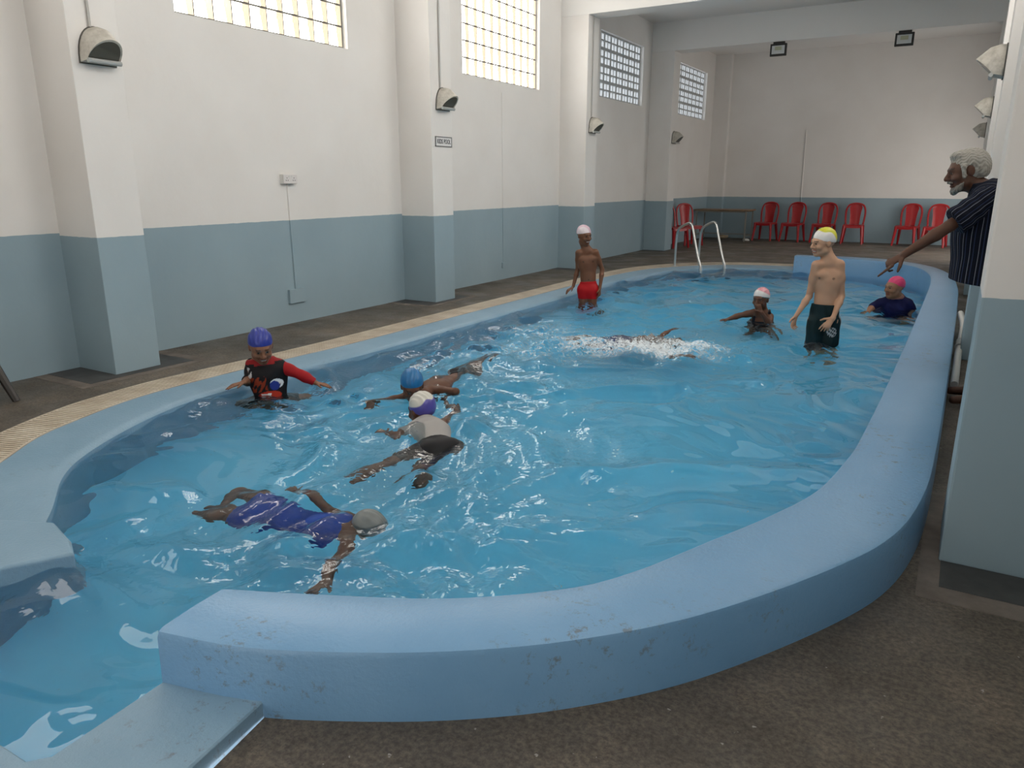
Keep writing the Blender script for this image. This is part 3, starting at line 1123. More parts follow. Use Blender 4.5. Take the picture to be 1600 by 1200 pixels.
fl0 = make_flood()
for i, (x, lb) in enumerate([(-3.33, 'black framed floodlight hanging under the beam on the left'), (-1.265, 'black framed floodlight hanging under the beam on the right')]):
    c = fl0 if i == 0 else copy_tree(fl0)
    c.location = (x, 15.24, 3.735)
    tag(c, lb, 'floodlight', 'floodlights under the beam')

# pool sign with lettering
s = empty('pool_sign', (-5.31, 7.413, 1.847))
tag(s, 'small framed white sign reading KIDS POOL on a pillar', 'sign')
MB().box((0, -0.155, -0.048), (0.006, 0.155, 0.048)).obj('panel', mat('sign_white', (0.74, 0.73, 0.72), 0.4), s)
fr = MB()
for lo_, hi_ in (((0.0, -0.162, 0.046), (0.010, 0.162, 0.056)), ((0.0, -0.162, -0.056), (0.010, 0.162, -0.046)), ((0.0, -0.162, -0.056), (0.010, -0.152, 0.056)), ((0.0, 0.152, -0.056), (0.010, 0.162, 0.056))):
    fr.box(lo_, hi_)
fr.obj('frame', mat('sign_frame', (0.17, 0.17, 0.17), 0.5), s)
for word, yo in (('KIDS', -0.073), ('POOL', 0.067)):
    cu = bpy.data.curves.new('lettering', 'FONT')
    cu.body = word
    cu.size = 0.070
    cu.space_character = 1.06
    cu.align_x, cu.align_y = 'CENTER', 'CENTER'
    cu.extrude = 0.0008
    cu.offset = 0.0012
    tmp = bpy.data.objects.new('tmp', cu)
    COL.objects.link(tmp)
    bpy.context.view_layer.update()
    lm = bpy.data.meshes.new_from_object(tmp.evaluated_get(bpy.context.evaluated_depsgraph_get()))
    bpy.data.objects.remove(tmp)
    lm.name = 'lettering'
    lm.materials.clear()
    lm.materials.append(mat('sign_ink', (0.03, 0.03, 0.035), 0.5))
    lt = bpy.data.objects.new('lettering', lm)
    COL.objects.link(lt)
    lt.parent = s
    lt.matrix_local = Matrix(((0, 0, 1, 0.0075), (0.70, 0, 0, yo), (0, 1, 0, 0), (0, 0, 0, 1)))

# socket, conduits and cover plate on the left wall
k = empty('wall_socket', (XL, 5.42, 1.425))
tag(k, 'white double wall socket on the long wall above the blue band', 'socket')
MB().box((0, -0.09, -0.045), (0.045, 0.09, 0.045)).obj('back_box', M_PVC, k, bevel=0.006)
fp = MB().box((0.045, -0.088, -0.043), (0.052, 0.088, 0.043)).obj('face_plate', mat('socket_white', (0.72, 0.68, 0.66), 0.35), k, bevel=0.003)
for y in (-0.045, 0.045):
    for dy, dz in ((-0.012, -0.012), (0.012, -0.012), (0, 0.010)):
        MB().box((0.0515, y + dy - 0.003, dz - 0.005), (0.053, y + dy + 0.003, dz + 0.005)).obj('pin_slot', M_BLACK, fp)
    MB().box((0.052, y * 0.35 - 0.006, 0.018), (0.057, y * 0.35 + 0.006, 0.034)).obj('switch', M_PVC, fp)
M_COND = mat('conduit_band', (0.24, 0.32, 0.34), 0.5)
o = MB().tube([(XL + 0.006, 5.415, 1.38), (XL + 0.006, 5.425, 0.34)], 0.008, 8).obj('conduit', wall_mat('conduit_two_tone', 1.03), smooth=True)
tag(o, 'thin conduit from the double socket down to the cover plate', 'conduit')
o = MB().box((XL, 5.32, 0.205), (XL + 0.03, 5.54, 0.345)).obj('cover_plate', M_WALL, bevel=0.003)
tag(o, 'blank painted cover plate low on the blue band', 'cover plate')
o = MB().tube([(XL + 0.004, 9.49, 2.60), (XL + 0.004, 9.51, 0.24)], 0.006, 6).obj('conduit', wall_mat('conduit_two_tone_b', 1.03), smooth=True)
tag(o, 'painted-over conduit line below the second glass block window', 'conduit')
o = MB().box((XL, 9.47, 0.17), (XL + 0.02, 9.55, 0.25)).obj('junction_box', M_WALL, bevel=0.003)
tag(o, 'tiny painted junction box at the foot of the second conduit', 'junction box')
o = MB().tube([(-3.52, YF - 0.008, 2.60), (-3.49, YF - 0.008, 0.86)], 0.013, 8).obj('conduit', wall_mat('conduit_two_tone_c', 1.03), smooth=True)
tag(o, 'vertical conduit on the far wall above a red chair', 'conduit')

# pipe lying along the outside of the raised wall
pp = empty('plastic_pipe', (0.10, 6.0, 0))
tag(pp, 'white plastic pipe lying beside the raised pool wall', 'pipe')
pth = spline([(0.0, -0.12, 0.035), (0.005, 0.3, 0.05), (0.01, 0.85, 0.06), (0.02, 1.2, 0.10), (0.025, 1.7, 0.16), (0.0, 2.3, 0.18)], 30)
MB().tube(pth, 0.026, 12).obj('pipe_run', M_PVC, pp, smooth=True)
MB().tube([pth[14], pth[16]], 0.036, 12).obj('coupling', M_GREY, pp, smooth=True)

# ================================================================== people
# Each body is one continuous surface grown from a smooth union of tapered limbs (a distance field turned into a mesh).
UP = np.array([0, 0, 1.0])


def nv(v):
    v = np.asarray(v, float)
    return v / (np.linalg.norm(v) + 1e-9)


def cone(a, b, ra, rb, k=0.02, flat=None, sub=False):
    return dict(t='c', a=np.asarray(a, float), b=np.asarray(b, float), ra=ra, rb=rb, k=k, flat=flat, sub=sub)


def ell(c, r, axes=None, k=0.02, sub=False):
    return dict(t='e', c=np.asarray(c, float), r=np.asarray(r, float), ax=np.eye(3) if axes is None else np.asarray(axes, float), k=k, sub=sub)


def bounds(p):
    if p['t'] == 'c':
        r = max(p['ra'], p['rb'])
        return np.minimum(p['a'], p['b']) - r, np.maximum(p['a'], p['b']) + r
    r = p['r'].max()
    return p['c'] - r, p['c'] + r


def dist(p, X, Y, Z):
    if p['t'] == 'c':
        v = [X - p['a'][0], Y - p['a'][1], Z - p['a'][2]]
        ab = p['b'] - p['a']
        sc = 1.0
        if p['flat'] is not None:
            n, f = p['flat']
            g = (1 / f - 1) * (v[0] * n[0] + v[1] * n[1] + v[2] * n[2])
            v = [v[i] + g * n[i] for i in range(3)]
            ab = ab + (1 / f - 1) * (ab @ n) * n
            sc = min(1.0, f) ** 0.5
        L = ab @ ab + 1e-9
        t = np.clip((v[0] * ab[0] + v[1] * ab[1] + v[2] * ab[2]) / L, 0, 1)
        d = np.sqrt((v[0] - t * ab[0]) ** 2 + (v[1] - t * ab[1]) ** 2 + (v[2] - t * ab[2]) ** 2)
        return (d - (p['ra'] + (p['rb'] - p['ra']) * t)) * sc
    v = [X - p['c'][0], Y - p['c'][1], Z - p['c'][2]]
    q = [(v[0] * p['ax'][i][0] + v[1] * p['ax'][i][1] + v[2] * p['ax'][i][2]) / p['r'][i] for i in range(3)]
    k0 = np.sqrt(q[0] ** 2 + q[1] ** 2 + q[2] ** 2)
    k1 = np.sqrt(sum((q[i] / p['r'][i]) ** 2 for i in range(3))) + 1e-6
    return k0 * (k0 - 1) / k1


def field_mesh(prims, h, inflate=0.0, clips=(), wobble=None, grow=0.0):
    """surface nets of the smooth union; clips: (point, normal) keep the side opposite to the normal"""
    add = [p for p in prims if not p['sub']]
    lo = np.min([bounds(p)[0] for p in add], 0) - inflate - 0.03
    hi = np.max([bounds(p)[1] for p in add], 0) + inflate + 0.03
    n = np.ceil((hi - lo) / h).astype(int) + 1
    ax = [(lo[i] + h * np.arange(n[i])).astype(np.float32) for i in range(3)]
    F = np.full(n, 1.0, np.float32)
    for p in prims:
        a, b = bounds(p)
        m = inflate + p['k'] + 3 * h + 0.01
        i0 = np.clip(np.floor((a - m - lo) / h).astype(int), 0, n - 1)
        i1 = np.clip(np.ceil((b + m - lo) / h).astype(int) + 1, 1, n)
        sl = tuple(slice(i0[i], i1[i]) for i in range(3))
        X = ax[0][sl[0]][:, None, None]
        Y = ax[1][sl[1]][None, :, None]
        Z = ax[2][sl[2]][None, None, :]
        d = dist(p, X, Y, Z).astype(np.float32)
        f = F[sl]
        k = p['k']
        if p['sub']:
            d = -d
            g = np.clip(0.5 - 0.5 * (d - f) / k, 0, 1)
            F[sl] = f * g + d * (1 - g) + k * g * (1 - g)
        else:
            d = d - inflate
            g = np.clip(0.5 + 0.5 * (d - f) / k, 0, 1)
            F[sl] = d * (1 - g) + f * g - k * g * (1 - g)
    X, Y, Z = ax[0][:, None, None], ax[1][None, :, None], ax[2][None, None, :]
    if wobble is not None:
        F = F + wobble(X, Y, Z).astype(np.float32)
    for pt, nn in clips:
        F = np.maximum(F, (X - pt[0]) * nn[0] + (Y - pt[1]) * nn[1] + (Z - pt[2]) * nn[2])
    F[0], F[-1] = 1, 1
    F[:, 0], F[:, -1] = 1, 1
    F[:, :, 0], F[:, :, -1] = 1, 1
    s = F < 0
    c = [s[i:n[0] - 1 + i, j:n[1] - 1 + j, l:n[2] - 1 + l] for i in (0, 1) for j in (0, 1) for l in (0, 1)]
    cnt = sum(x.astype(np.int8) for x in c)
    act = (cnt > 0) & (cnt < 8)
    I = np.argwhere(act)
    idx = np.full(act.shape, -1, np.int64)
    idx[act] = np.arange(len(I))
    off = np.array([(i, j, l) for i in (0, 1) for j in (0, 1) for l in (0, 1)])
    vals = np.stack([F[I[:, 0] + o[0], I[:, 1] + o[1], I[:, 2] + o[2]] for o in off], 1)
    acc = np.zeros((len(I), 3))
    num = np.zeros(len(I))
    for a in range(8):
        for b in range(a + 1, 8):
            if np.abs(off[a] - off[b]).sum() != 1:
                continue
            x = (vals[:, a] < 0) != (vals[:, b] < 0)
            t = vals[x, a] / (vals[x, a] - vals[x, b])
            acc[x] += off[a] + t[:, None] * (off[b] - off[a])
            num[x] += 1
    V = lo + (I + acc / num[:, None]) * h
    Q = []
    for d in range(3):
        u, w = (d + 1) % 3, (d + 2) % 3
        sa = [slice(None)] * 3
        sb = [slice(None)] * 3
        sa[d], sb[d] = slice(0, -1), slice(1, None)
        A, B = s[tuple(sa)], s[tuple(sb)]
        E = np.argwhere(A != B)
        E = E[(E[:, u] > 0) & (E[:, w] > 0) & (E[:, u] < n[u] - 1) & (E[:, w] < n[w] - 1)]
        flip = ~A[E[:, 0], E[:, 1], E[:, 2]]
        q = []
        for du, dw in ((-1, -1), (0, -1), (0, 0), (-1, 0)):
            e = E.copy()
            e[:, u] += du
            e[:, w] += dw
            q.append(idx[e[:, 0], e[:, 1], e[:, 2]])
        q = np.stack(q, 1)
        q[flip] = q[flip][:, ::-1]
        Q.append(q)
    Q = np.concatenate(Q)
    # two light smoothing passes
    for _ in range(2):
        S = np.zeros_like(V)
        C = np.zeros(len(V))
        for k in range(4):
            a, b = Q[:, k], Q[:, (k + 1) % 4]
            for i in range(3):
                S[:, i] += np.bincount(a, V[b, i], len(V)) + np.bincount(b, V[a, i], len(V))
            C += np.bincount(a, minlength=len(V)) + np.bincount(b, minlength=len(V))
        V = 0.55 * V + 0.45 * S / np.maximum(C, 1)[:, None]
    return V, Q


def vcol_mat(name, rough, bump=None, sss=0.0, spec=0.5):
    m = mat(name, (0.5, 0.5, 0.5), rough, bump=bump, spec=spec if rough < 0.45 or name == 'skin' else 0.2)
    if not m.get('vc'):
        N, L = m.node_tree.nodes, m.node_tree.links
        a = N.new('ShaderNodeAttribute')
        a.attribute_name = 'Col'
        L.new(a.outputs['Color'], N['Principled BSDF'].inputs['Base Color'])
        m['vc'] = 1
    return m


def part_obj(name, V, Q, m, root, col=None, origin=(0, 0, 0)):
    me = np_mesh(name, V - np.asarray(origin), Q, m)
    if col is not None:
        at = me.color_attributes.new('Col', 'FLOAT_COLOR', 'POINT')
        at.data.foreach_set('color', np.c_[col, np.ones(len(col))].astype(np.float32).ravel())
    o = bpy.data.objects.new(name, me)
    COL.objects.link(o)
    o.parent = root
    return o


def hand_prims(w, d, n, th, L=0.17, curls=(0.35, 0.4, 0.45, 0.5), thumb=0.4, spread=0.12, palm=1.0, index=1.0):
    """palm, four fingers of unequal length and a thumb leaving the side of the palm; n faces out of the palm"""
    d = nv(d)
    n = nv(n - d * (n @ d))
    th = nv(th - d * (th @ d) - n * (th @ n))
    s = L / 0.18
    pr = [cone(w, w + d * 0.085 * s, 0.025 * s, 0.035 * s * palm, 0.012, (n, 0.45))]
    for i, (o, ln, cu) in enumerate(zip((0.030, 0.010, -0.010, -0.029), (0.072, 0.080, 0.074, 0.058), curls)):
        p = w + d * (0.088 - 0.004 * abs(i - 1)) * s + th * o * s
        dd = nv(d + th * spread * (1.2 - 0.85 * i) * 0.6)
        ang = 0.0
        ln = ln * (index if i == 0 else 1.0)
        r = 0.0092 * s
        for seg, fr in enumerate((0.45, 0.31, 0.24)):
            ang += cu * (0.7 if seg == 0 else 1.0)
            q = p + (dd * math.cos(ang) + n * math.sin(ang)) * ln * fr * s
            pr.append(cone(p, q, r, r * 0.9, 0.004))
            p, r = q, r * 0.9
    p = w + d * 0.025 * s + th * 0.026 * s
    t1 = nv(th * 0.75 + d * 0.65 + n * 0.2 * thumb)
    q = p + t1 * 0.045 * s
    q2 = q + nv(t1 + d * 0.5 + n * 0.5 * thumb) * 0.032 * s
    pr += [cone(p, q, 0.0135 * s, 0.0105 * s, 0.008), cone(q, q2, 0.0105 * s, 0.008 * s, 0.004)]
    return pr


def head_prims(c, Fv, Uv, s=1.0, wide=1.0, smile=0.0, nose=1.0):
    """head with brow, sockets, nose, lips, chin and ears; c centre, Fv face direction, Uv up"""
    Fv = nv(Fv)
    Uv = nv(Uv - Fv * (Uv @ Fv))
    Rv = np.cross(Fv, Uv)
    A = np.array([Rv, Fv, Uv])

    def P(x, y, z):
        return c + (Rv * x + Fv * y + Uv * z) * s

    def E(x, y, z, r, k, sub=False):
        return ell(P(x, y, z), np.array(r) * s, A, k * s, sub)
    w = wide
    pr = [E(0, -0.015, 0.03, (0.076, 0.095, 0.084), 0.02),
          cone(P(0, 0.028, 0.0), P(0, 0.038, -0.062), 0.066 * s * w, 0.05 * s * w, 0.03 * s),
          cone(P(-0.036 * w, 0.012, -0.06), P(0.036 * w, 0.012, -0.06), 0.034 * s, 0.034 * s, 0.025 * s),
          E(0, 0.066, -0.094, (0.026 * w, 0.021, 0.02), 0.02)]
    for q in (-1, 1):
        pr += [E(q * 0.038 * w, 0.066, -0.03, (0.026, 0.024, 0.022), 0.018)]
    pr += [cone(P(-0.034, 0.083, 0.02), P(0.034, 0.083, 0.02), 0.013 * s, 0.013 * s, 0.014 * s)]
    for q in (-1, 1):
        pr += [E(q * 0.031, 0.103, 0.002, (0.018, 0.016, 0.011), 0.010, True), E(q * 0.031, 0.079, 0.002, (0.013, 0.0125, 0.012), 0.003)]
    pr += [cone(P(0, 0.088, 0.012), P(0, 0.110, -0.026), 0.0085 * s, 0.0135 * s * nose, 0.010 * s)]
    for q in (-1, 1):
        pr += [E(q * 0.0125, 0.098, -0.031, (0.0095, 0.011, 0.008), 0.005)]
    mw = 0.024 + 0.008 * smile
    pr += [E(0, 0.088, -0.056, (mw, 0.011, 0.0075), 0.006), E(0, 0.086, -0.070 - 0.004 * smile, (mw * 0.85, 0.011, 0.0075), 0.006)]
    if smile:
        pr += [E(0, 0.101, -0.063, (mw * 0.9, 0.012, 0.0055), 0.003, True)]
    for q in (-1, 1):
        pr += [E(q * 0.076, -0.006, -0.004, (0.010, 0.020, 0.031), 0.008)]
    return pr, A


def head_paint(col, V, c, A, s, skin, lips, brow=(0.015, 0.012, 0.01), smile=0.0, hair=None, teeth=None):
    q = (V - c) @ A.T / s
    x, y, z = np.abs(q[:, 0]), q[:, 1], q[:, 2]
    hd = (x < 0.1) & (np.abs(y) < 0.14) & (z > -0.13) & (z < 0.14)
    f = hd & (y > 0.06)
    col[f & (np.abs(z + 0.063) < 0.016) & (x < 0.028 + 0.008 * smile) & (y > 0.08)] = lips
    if smile:
        col[f & (np.abs(z + 0.062) < 0.0045) & (x < 0.019 + 0.005 * smile)] = teeth
    e = f & (np.hypot(x - 0.031, (z - 0.002) * 1.7) < 0.0125)
    col[e] = tuple(0.16 + 0.5 * k for k in skin)
    col[e & (np.hypot(x - 0.031, z - 0.002) < 0.0085)] = (0.02, 0.014, 0.01)
    col[f & (np.abs(z - 0.0235 - 0.003 * np.cos((x - 0.034) * 60)) < 0.0045) & (x > 0.014) & (x < 0.050)] = tuple(0.5 * (a_ + 0.6 * b_) for a_, b_ in zip(brow, skin))
    if hair is not None:
        hz = hd & (z > -0.035) & (y < 0.045) & ((z > 0.03) | (y < -0.02))
        hz &= ~((x > 0.068) & (np.abs(y + 0.006) < 0.026) & (np.abs(z + 0.004) < 0.034))
        col[hz] = hair
    return col


def make_person(name, label, J, skin, h=0.0055, g=1.0, hs=1.0, lips=None, smile=0.0, wide=1.0, belly=0.0, hair=None, front=None, hands=None, nose=1.0, nipples=True,
                category='person', chest=1.0, toe=None, waist=1.0, teeth=(0.50, 0.47, 0.43)):
    """J: joints in metres. Returns root, prim groups for the clothes, helper data."""
    root = empty('person', tuple(J['base']))
    tag(root, label, category, None)
    N, Pv, sl, sr = J['neck'], J['pelvis'], J['shL'], J['shR']
    up = N - Pv
    Lt = np.linalg.norm(up)
    u = up / Lt
    side = nv((sr - sl) - u * ((sr - sl) @ u))
    front = nv(np.asarray(front) - u * (np.asarray(front) @ u))
    sw = max(np.linalg.norm(sr - sl) / 2, J.get('sw', 0))
    fl = (front, 0.66 + 0.12 * belly)
    cC = Pv + up * 0.64
    wa = Pv + up * 0.30
    G = {}
    G['torso'] = [cone(Pv - u * 0.03, wa, 0.70 * sw * waist * (1 + 0.35 * belly), 0.62 * sw * waist * (1 + 0.45 * belly), 0.03, fl),
                  cone(wa, cC, 0.62 * sw * waist * (1 + 0.45 * belly), 0.80 * sw * chest * (1 + 0.15 * belly), 0.03, fl),
                  cone(cC, N - u * 0.05 * sw / 0.18, 0.78 * sw * chest, 0.40 * sw, 0.04, (front, 0.60))]
    for s_ in (-1, 1):
        G['torso'] += [ell(cC + u * 0.10 * Lt + side * s_ * 0.40 * sw * chest + front * 0.30 * sw, np.array([0.36 * sw, 0.20 * sw, 0.26 * sw]) * (1 + 0.3 * belly), np.array([side, front, u]), 0.03)]
    G['torso'] += [cone(N - u * 0.025, sl + (sr - sl) * 0.10, 0.052 * g, 0.044 * g, 0.04), cone(N - u * 0.025, sr + (sl - sr) * 0.10, 0.052 * g, 0.044 * g, 0.04)]
    if belly:
        G['torso'] += [ell(wa + front * 0.25 * sw, np.array([0.75, 0.6, 0.7]) * sw, np.array([side, front, u]), 0.06)]
    hc = J['head']
    hp, A = head_prims(hc, J['face'], J.get('hup', UP), hs, wide, smile, nose)
    nb = hc + (A[1] * -0.022 - A[2] * 0.075) * hs
    G['neck'] = [cone(N - u * 0.03, nb, (0.030 + 0.032 * g) * (1 + 0.3 * belly), 0.054 * hs * (1 + 0.25 * belly), 0.03)]
    G['head'] = hp
    for S in 'LR':
        sh, el, wr = J['sh' + S], J['el' + S], J['wr' + S]
        mid = el + (wr - el) * 0.3
        G['arm' + S] = [cone(sh, sh + (el - sh) * 0.45, 0.050 * g, 0.043 * g, 0.03), cone(sh + (el - sh) * 0.4, el, 0.043 * g, 0.035 * g, 0.02)]
        G['fore' + S] = [cone(el, mid, 0.035 * g, 0.038 * g, 0.015), cone(mid, wr, 0.038 * g, 0.024 * g, 0.015)]
        hd = (hands or {}).get(S)
        if hd:
            G['hand' + S] = hand_prims(wr, **hd)
        hp_, kn, an = J['hip' + S], J['kn' + S], J['an' + S]
        lg = Pv - hp_
        G['thigh' + S] = [cone(hp_, kn, 0.088 * g * (1 + 0.2 * belly), 0.056 * g, 0.035)]
        cm = kn + (an - kn) * 0.3
        G['shin' + S] = [cone(kn, cm, 0.052 * g, 0.055 * g, 0.015), cone(cm, an, 0.055 * g, 0.033 * g, 0.015)]
        tv = nv(J['toe' + S]) if 'toe' + S in J else nv(front - UP * (front @ UP))
        heel = an - tv * 0.03 * g
        G['foot' + S] = [cone(heel - UP * 0.02 * g, an + tv * 0.15 * g - UP * 0.045 * g, 0.036 * g, 0.026 * g, 0.02)]
    G['hips'] = [cone(J['hipL'], J['hipR'], 0.085 * g, 0.085 * g, 0.04)]
    order = ['torso', 'hips', 'neck', 'head'] + [a + S for S in 'LR' for a in ('arm', 'fore', 'thigh', 'shin', 'foot')] + [k for k in ('handL', 'handR') if k in G]
    prims = [p for k in order for p in G[k]]
    V, Q = field_mesh(prims, h)
    r = np.random.default_rng(len(V) % 1000)
    tone = 1 + 0.05 * np.sin(V[:, 0] * 31 + V[:, 2] * 17) * np.sin(V[:, 1] * 23 + V[:, 2] * 41)
    col = np.array(skin)[None, :] * tone[:, None]
    lips = lips or (skin[0] * 0.62, skin[1] * 0.42, skin[2] * 0.42)
    head_paint(col, V, hc, A, hs, skin, lips, smile=smile, hair=hair, teeth=teeth)
    if nipples:
        for s_ in (-1, 1):
            c_ = cC + u * 0.045 * Lt + side * s_ * 0.42 * sw
            dd = V - c_
            pl = dd - np.outer(dd @ front, front)
            col[(np.linalg.norm(pl, axis=1) < 0.012) & (dd @ front > 0)] *= 0.45
        dd = V - (Pv + up * 0.22)
        pl = dd - np.outer(dd @ front, front)
        col[(np.linalg.norm(pl, axis=1) < 0.009) & (dd @ front > 0)] *= 0.4
    part_obj('body', V, Q, vcol_mat('skin', 0.5, spec=0.4), root, col, J['base'])
    D = dict(u=u, side=side, front=front, sw=sw, Lt=Lt, N=N, Pv=Pv, up=up, A=A, hc=hc, hs=hs, h=h, base=J['base'], J=J)
    return root, G, D


def make_cap(root, G, D, colf, tilt=0.0, low=0.026, rough=0.35, ribs=0.0015, name='swim_cap'):
    """silicone cap stretched over the crown and down to the nape; colf(q) -> colour per vertex, q in head units"""
    hc, A, s = D['hc'], D['A'], D['hs']
    pt = hc + (A[2] * low + A[1] * 0.06) * s
    nn = -nv(A[2] - A[1] * (0.22 + tilt))
    pr = [G['head'][0], ell(hc + A[2] * 0.045 * s - A[1] * 0.02 * s, np.array([0.07, 0.085, 0.078]) * s, A, 0.02)]

    def wob(X, Y, Z):
        qx = (X - hc[0]) * A[0][0] + (Y - hc[1]) * A[0][1] + (Z - hc[2]) * A[0][2]
        qz = (X - hc[0]) * A[2][0] + (Y - hc[1]) * A[2][1] + (Z - hc[2]) * A[2][2]
        return -ribs * np.sin(qx / s * 210 + 1.5 * np.sin(qz * 60)) * np.clip((qz / s - 0.05) * 20, 0, 1)
    V, Q = field_mesh(pr, min(D['h'], 0.0045), 0.006 * s, [(pt, nn)], wob)
    q = (V - hc) @ A.T / s
    return part_obj(name, V, Q, vcol_mat('cap_silicone', rough), root, colf(q), D['base'])


def flatc(c):
    return lambda q: np.tile(np.array(c, float), (len(q), 1))


def garment(name, root, D, prims, inflate, clips, color, rough=0.7, h=None, wob=None, colf=None, m=None):
    V, Q = field_mesh(prims, h or D['h'], inflate, clips, wob)
    col = colf(V) if colf else np.tile(np.array(color, float), (len(V), 1))
    return part_obj(name, V, Q, m or vcol_mat('cloth_%d' % int(rough * 100), rough), root, col, D['base']), V


def basis(D0, px, py):
    """towards-camera and image-right directions on the floor for something seen at a pixel"""
    p = atd(px, py, D0)
    tc = -nv([p[0], p[1], 0])
    return tc, np.cross(tc, UP) * -1


def legs(J, g, tc, ir, bend=0.0, Lth=0.4, Lsh=0.4, z=BED_Z):
    """straight standing legs down to the pool bed under the hips"""
    for S in 'LR':
        hp = J['hip' + S]
        an = np.array([hp[0], hp[1], z + 0.065 * g]) + J.get('stride' + S, np.zeros(3))
        mid = hp + (an - hp) * 0.5 + tc * (0.03 + bend)
        J['kn' + S], J['an' + S] = mid, an

BROWN = (0.155, 0.066, 0.034)
DBROWN = (0.115, 0.048, 0.026)
FAIR = (0.52, 0.30, 0.19)
TAN = (0.33, 0.165, 0.095)


def two_tone(c1, c2, f):
    def g(q):
        k = np.clip(f(q) / 0.006 + 0.5, 0, 1)[:, None]
        return np.array(c1) * (1 - k) + np.array(c2) * k
    return g


# ---- teenage boy standing in dark shorts, yellow and white cap
D = 7.59
tc, ir = basis(D, 1290, 500)
J = dict(base=np.array([*atd(1288, 560, D)[:2], BED_Z]), head=atd(1286.5, 379, D), neck=atd(1297, 404, D + 0.02), shL=atd(1313, 413, D + 0.01), shR=atd(1275, 414, D - 0.02),
         elL=atd(1315, 463, D + 0.03), wrL=atd(1301.5, 497, D - 0.13), elR=atd(1264, 463, D + 0.02), wrR=atd(1244, 493, D - 0.10), pelvis=atd(1287, 497, D + 0.02),
         hipL=atd(1299, 503, D + 0.02), hipR=atd(1275, 503, D + 0.0), sw=0.152)
J['face'] = nv(tc * 0.55 - ir * 0.83 - UP * 0.12)
J['hup'] = UP + ir * 0.05
fr = nv(tc - ir * 0.15)
legs(J, 0.85, tc, ir)
hl = atd(1285, 517, D - 0.17) - J['wrL']
hr = atd(1236, 516, D - 0.12) - J['wrR']
root, G, P = make_person('person', 'bare-chested teenage boy in dark shorts and yellow and white swim cap standing in the water', J, FAIR, 0.005, 0.82, 1.07, smile=1.0, front=fr,
                         hands={'L': dict(d=hl, n=-tc * 0.4 - ir * 0.3 - UP * 0.6, th=-ir * 0.7 + UP * 0.5, L=0.175, curls=(0.15, 0.3, 0.4, 0.45)),
                                'R': dict(d=hr, n=tc * 0.6 + ir * 0.8, th=tc * 0.7 - ir * 0.2, L=0.165, curls=(0.45, 0.5, 0.55, 0.6))})
make_cap(root, G, P, two_tone((0.74, 0.72, 0.70), (0.62, 0.60, 0.04), lambda q: q[:, 2] * 0.8 - q[:, 1] * 0.75 - 0.075 + 0.02 * np.sin(q[:, 1] * 40)))
cl = [(P['Pv'] + P['u'] * 0.135, P['u'])]
thz = min(J['knL'][2], J['knR'][2]) - 0.06
loose = [cone(P['Pv'] + P['u'] * 0.15, P['Pv'] - UP * 0.02, 0.118, 0.135, 0.02, (P['front'], 0.72)), cone(J['hipL'], J['knL'], 0.084, 0.080, 0.015), cone(J['hipR'], J['knR'], 0.084, 0.080, 0.015)]


def shorts_col(V):
    c = np.tile(np.array((0.006, 0.022, 0.026)), (len(V), 1))
    q = V - J['hipL']
    s_ = q @ P['side']
    f_ = q @ P['front']
    st = (s_ < -0.055) & (np.abs(f_ + 0.0) < 0.016)
    c[st] = (0.30, 0.30, 0.31)
    bl = np.hypot((s_ - 0.0), (q @ UP + 0.085)) < 0.045
    c[bl & (f_ > 0.03) & (np.sin(s_ * 190) * np.sin(q[:, 2] * 170 + s_ * 90) > -0.15)] = (0.40, 0.42, 0.43)
    return c


garment('swim_shorts', root, P, loose, 0.0, cl + [(np.array([0, 0, thz]), -UP)], None, 0.6, 0.006,
        lambda X, Y, Z: -0.004 * np.sin(X * 70 + Y * 40 + np.sin(Z * 30)) + 0 * Z, shorts_col)

# ---- boy in red trunks at the left edge, pale pink cap
D = 9.51
tc, ir = basis(D, 918, 430)
J = dict(base=np.array([*atd(918, 480, D)[:2], BED_Z]), head=atd(913, 368, D), neck=atd(917.5, 389, D + 0.02), shL=atd(931, 394, D), shR=atd(903.5, 395, D), elL=atd(941, 421, D + 0.04), wrL=atd(937.5, 450, D - 0.03),
         elR=atd(902.5, 421, D + 0.06), wrR=atd(895.5, 448, D + 0.02), pelvis=atd(919.5, 450, D), hipL=atd(926, 453, D), hipR=atd(911.5, 453, D), sw=0.145)
J['face'] = nv(tc * 0.8 + ir * 0.55 - UP * 0.12)
J['hup'] = UP - ir * 0.06
fr = nv(tc + ir * 0.1)
legs(J, 0.76, tc, ir)
root, G, P = make_person('person', 'smiling boy in red trunks and pale pink cap standing thigh-deep at the pool edge', J, BROWN, 0.0055, 0.76, 1.0, smile=1.0, front=fr, hair=(0.012, 0.010, 0.009),
                         hands={'L': dict(d=atd(936.5, 465, D - 0.05) - J['wrL'], n=-ir * 0.7 - tc * 0.3, th=tc, L=0.155),
                                'R': dict(d=atd(882, 457.5, D - 0.03) - J['wrR'], n=-UP * 0.8 - ir * 0.1, th=tc, L=0.15, curls=(0.2, 0.3, 0.3, 0.35))})
make_cap(root, G, P, two_tone((0.66, 0.47, 0.55), (0.74, 0.66, 0.70), lambda q: q[:, 0] * 0.6 + q[:, 1] * 0.5 - 0.03), low=0.036, tilt=-0.05)
garment('swim_trunks', root, P, G['torso'][:1] + G['hips'] + G['thighL'] + G['thighR'], 0.007, [(P['Pv'] + P['u'] * 0.085, P['u']), (J['hipL'] - UP * 0.11, -UP)], (0.40, 0.006, 0.010), 0.5)

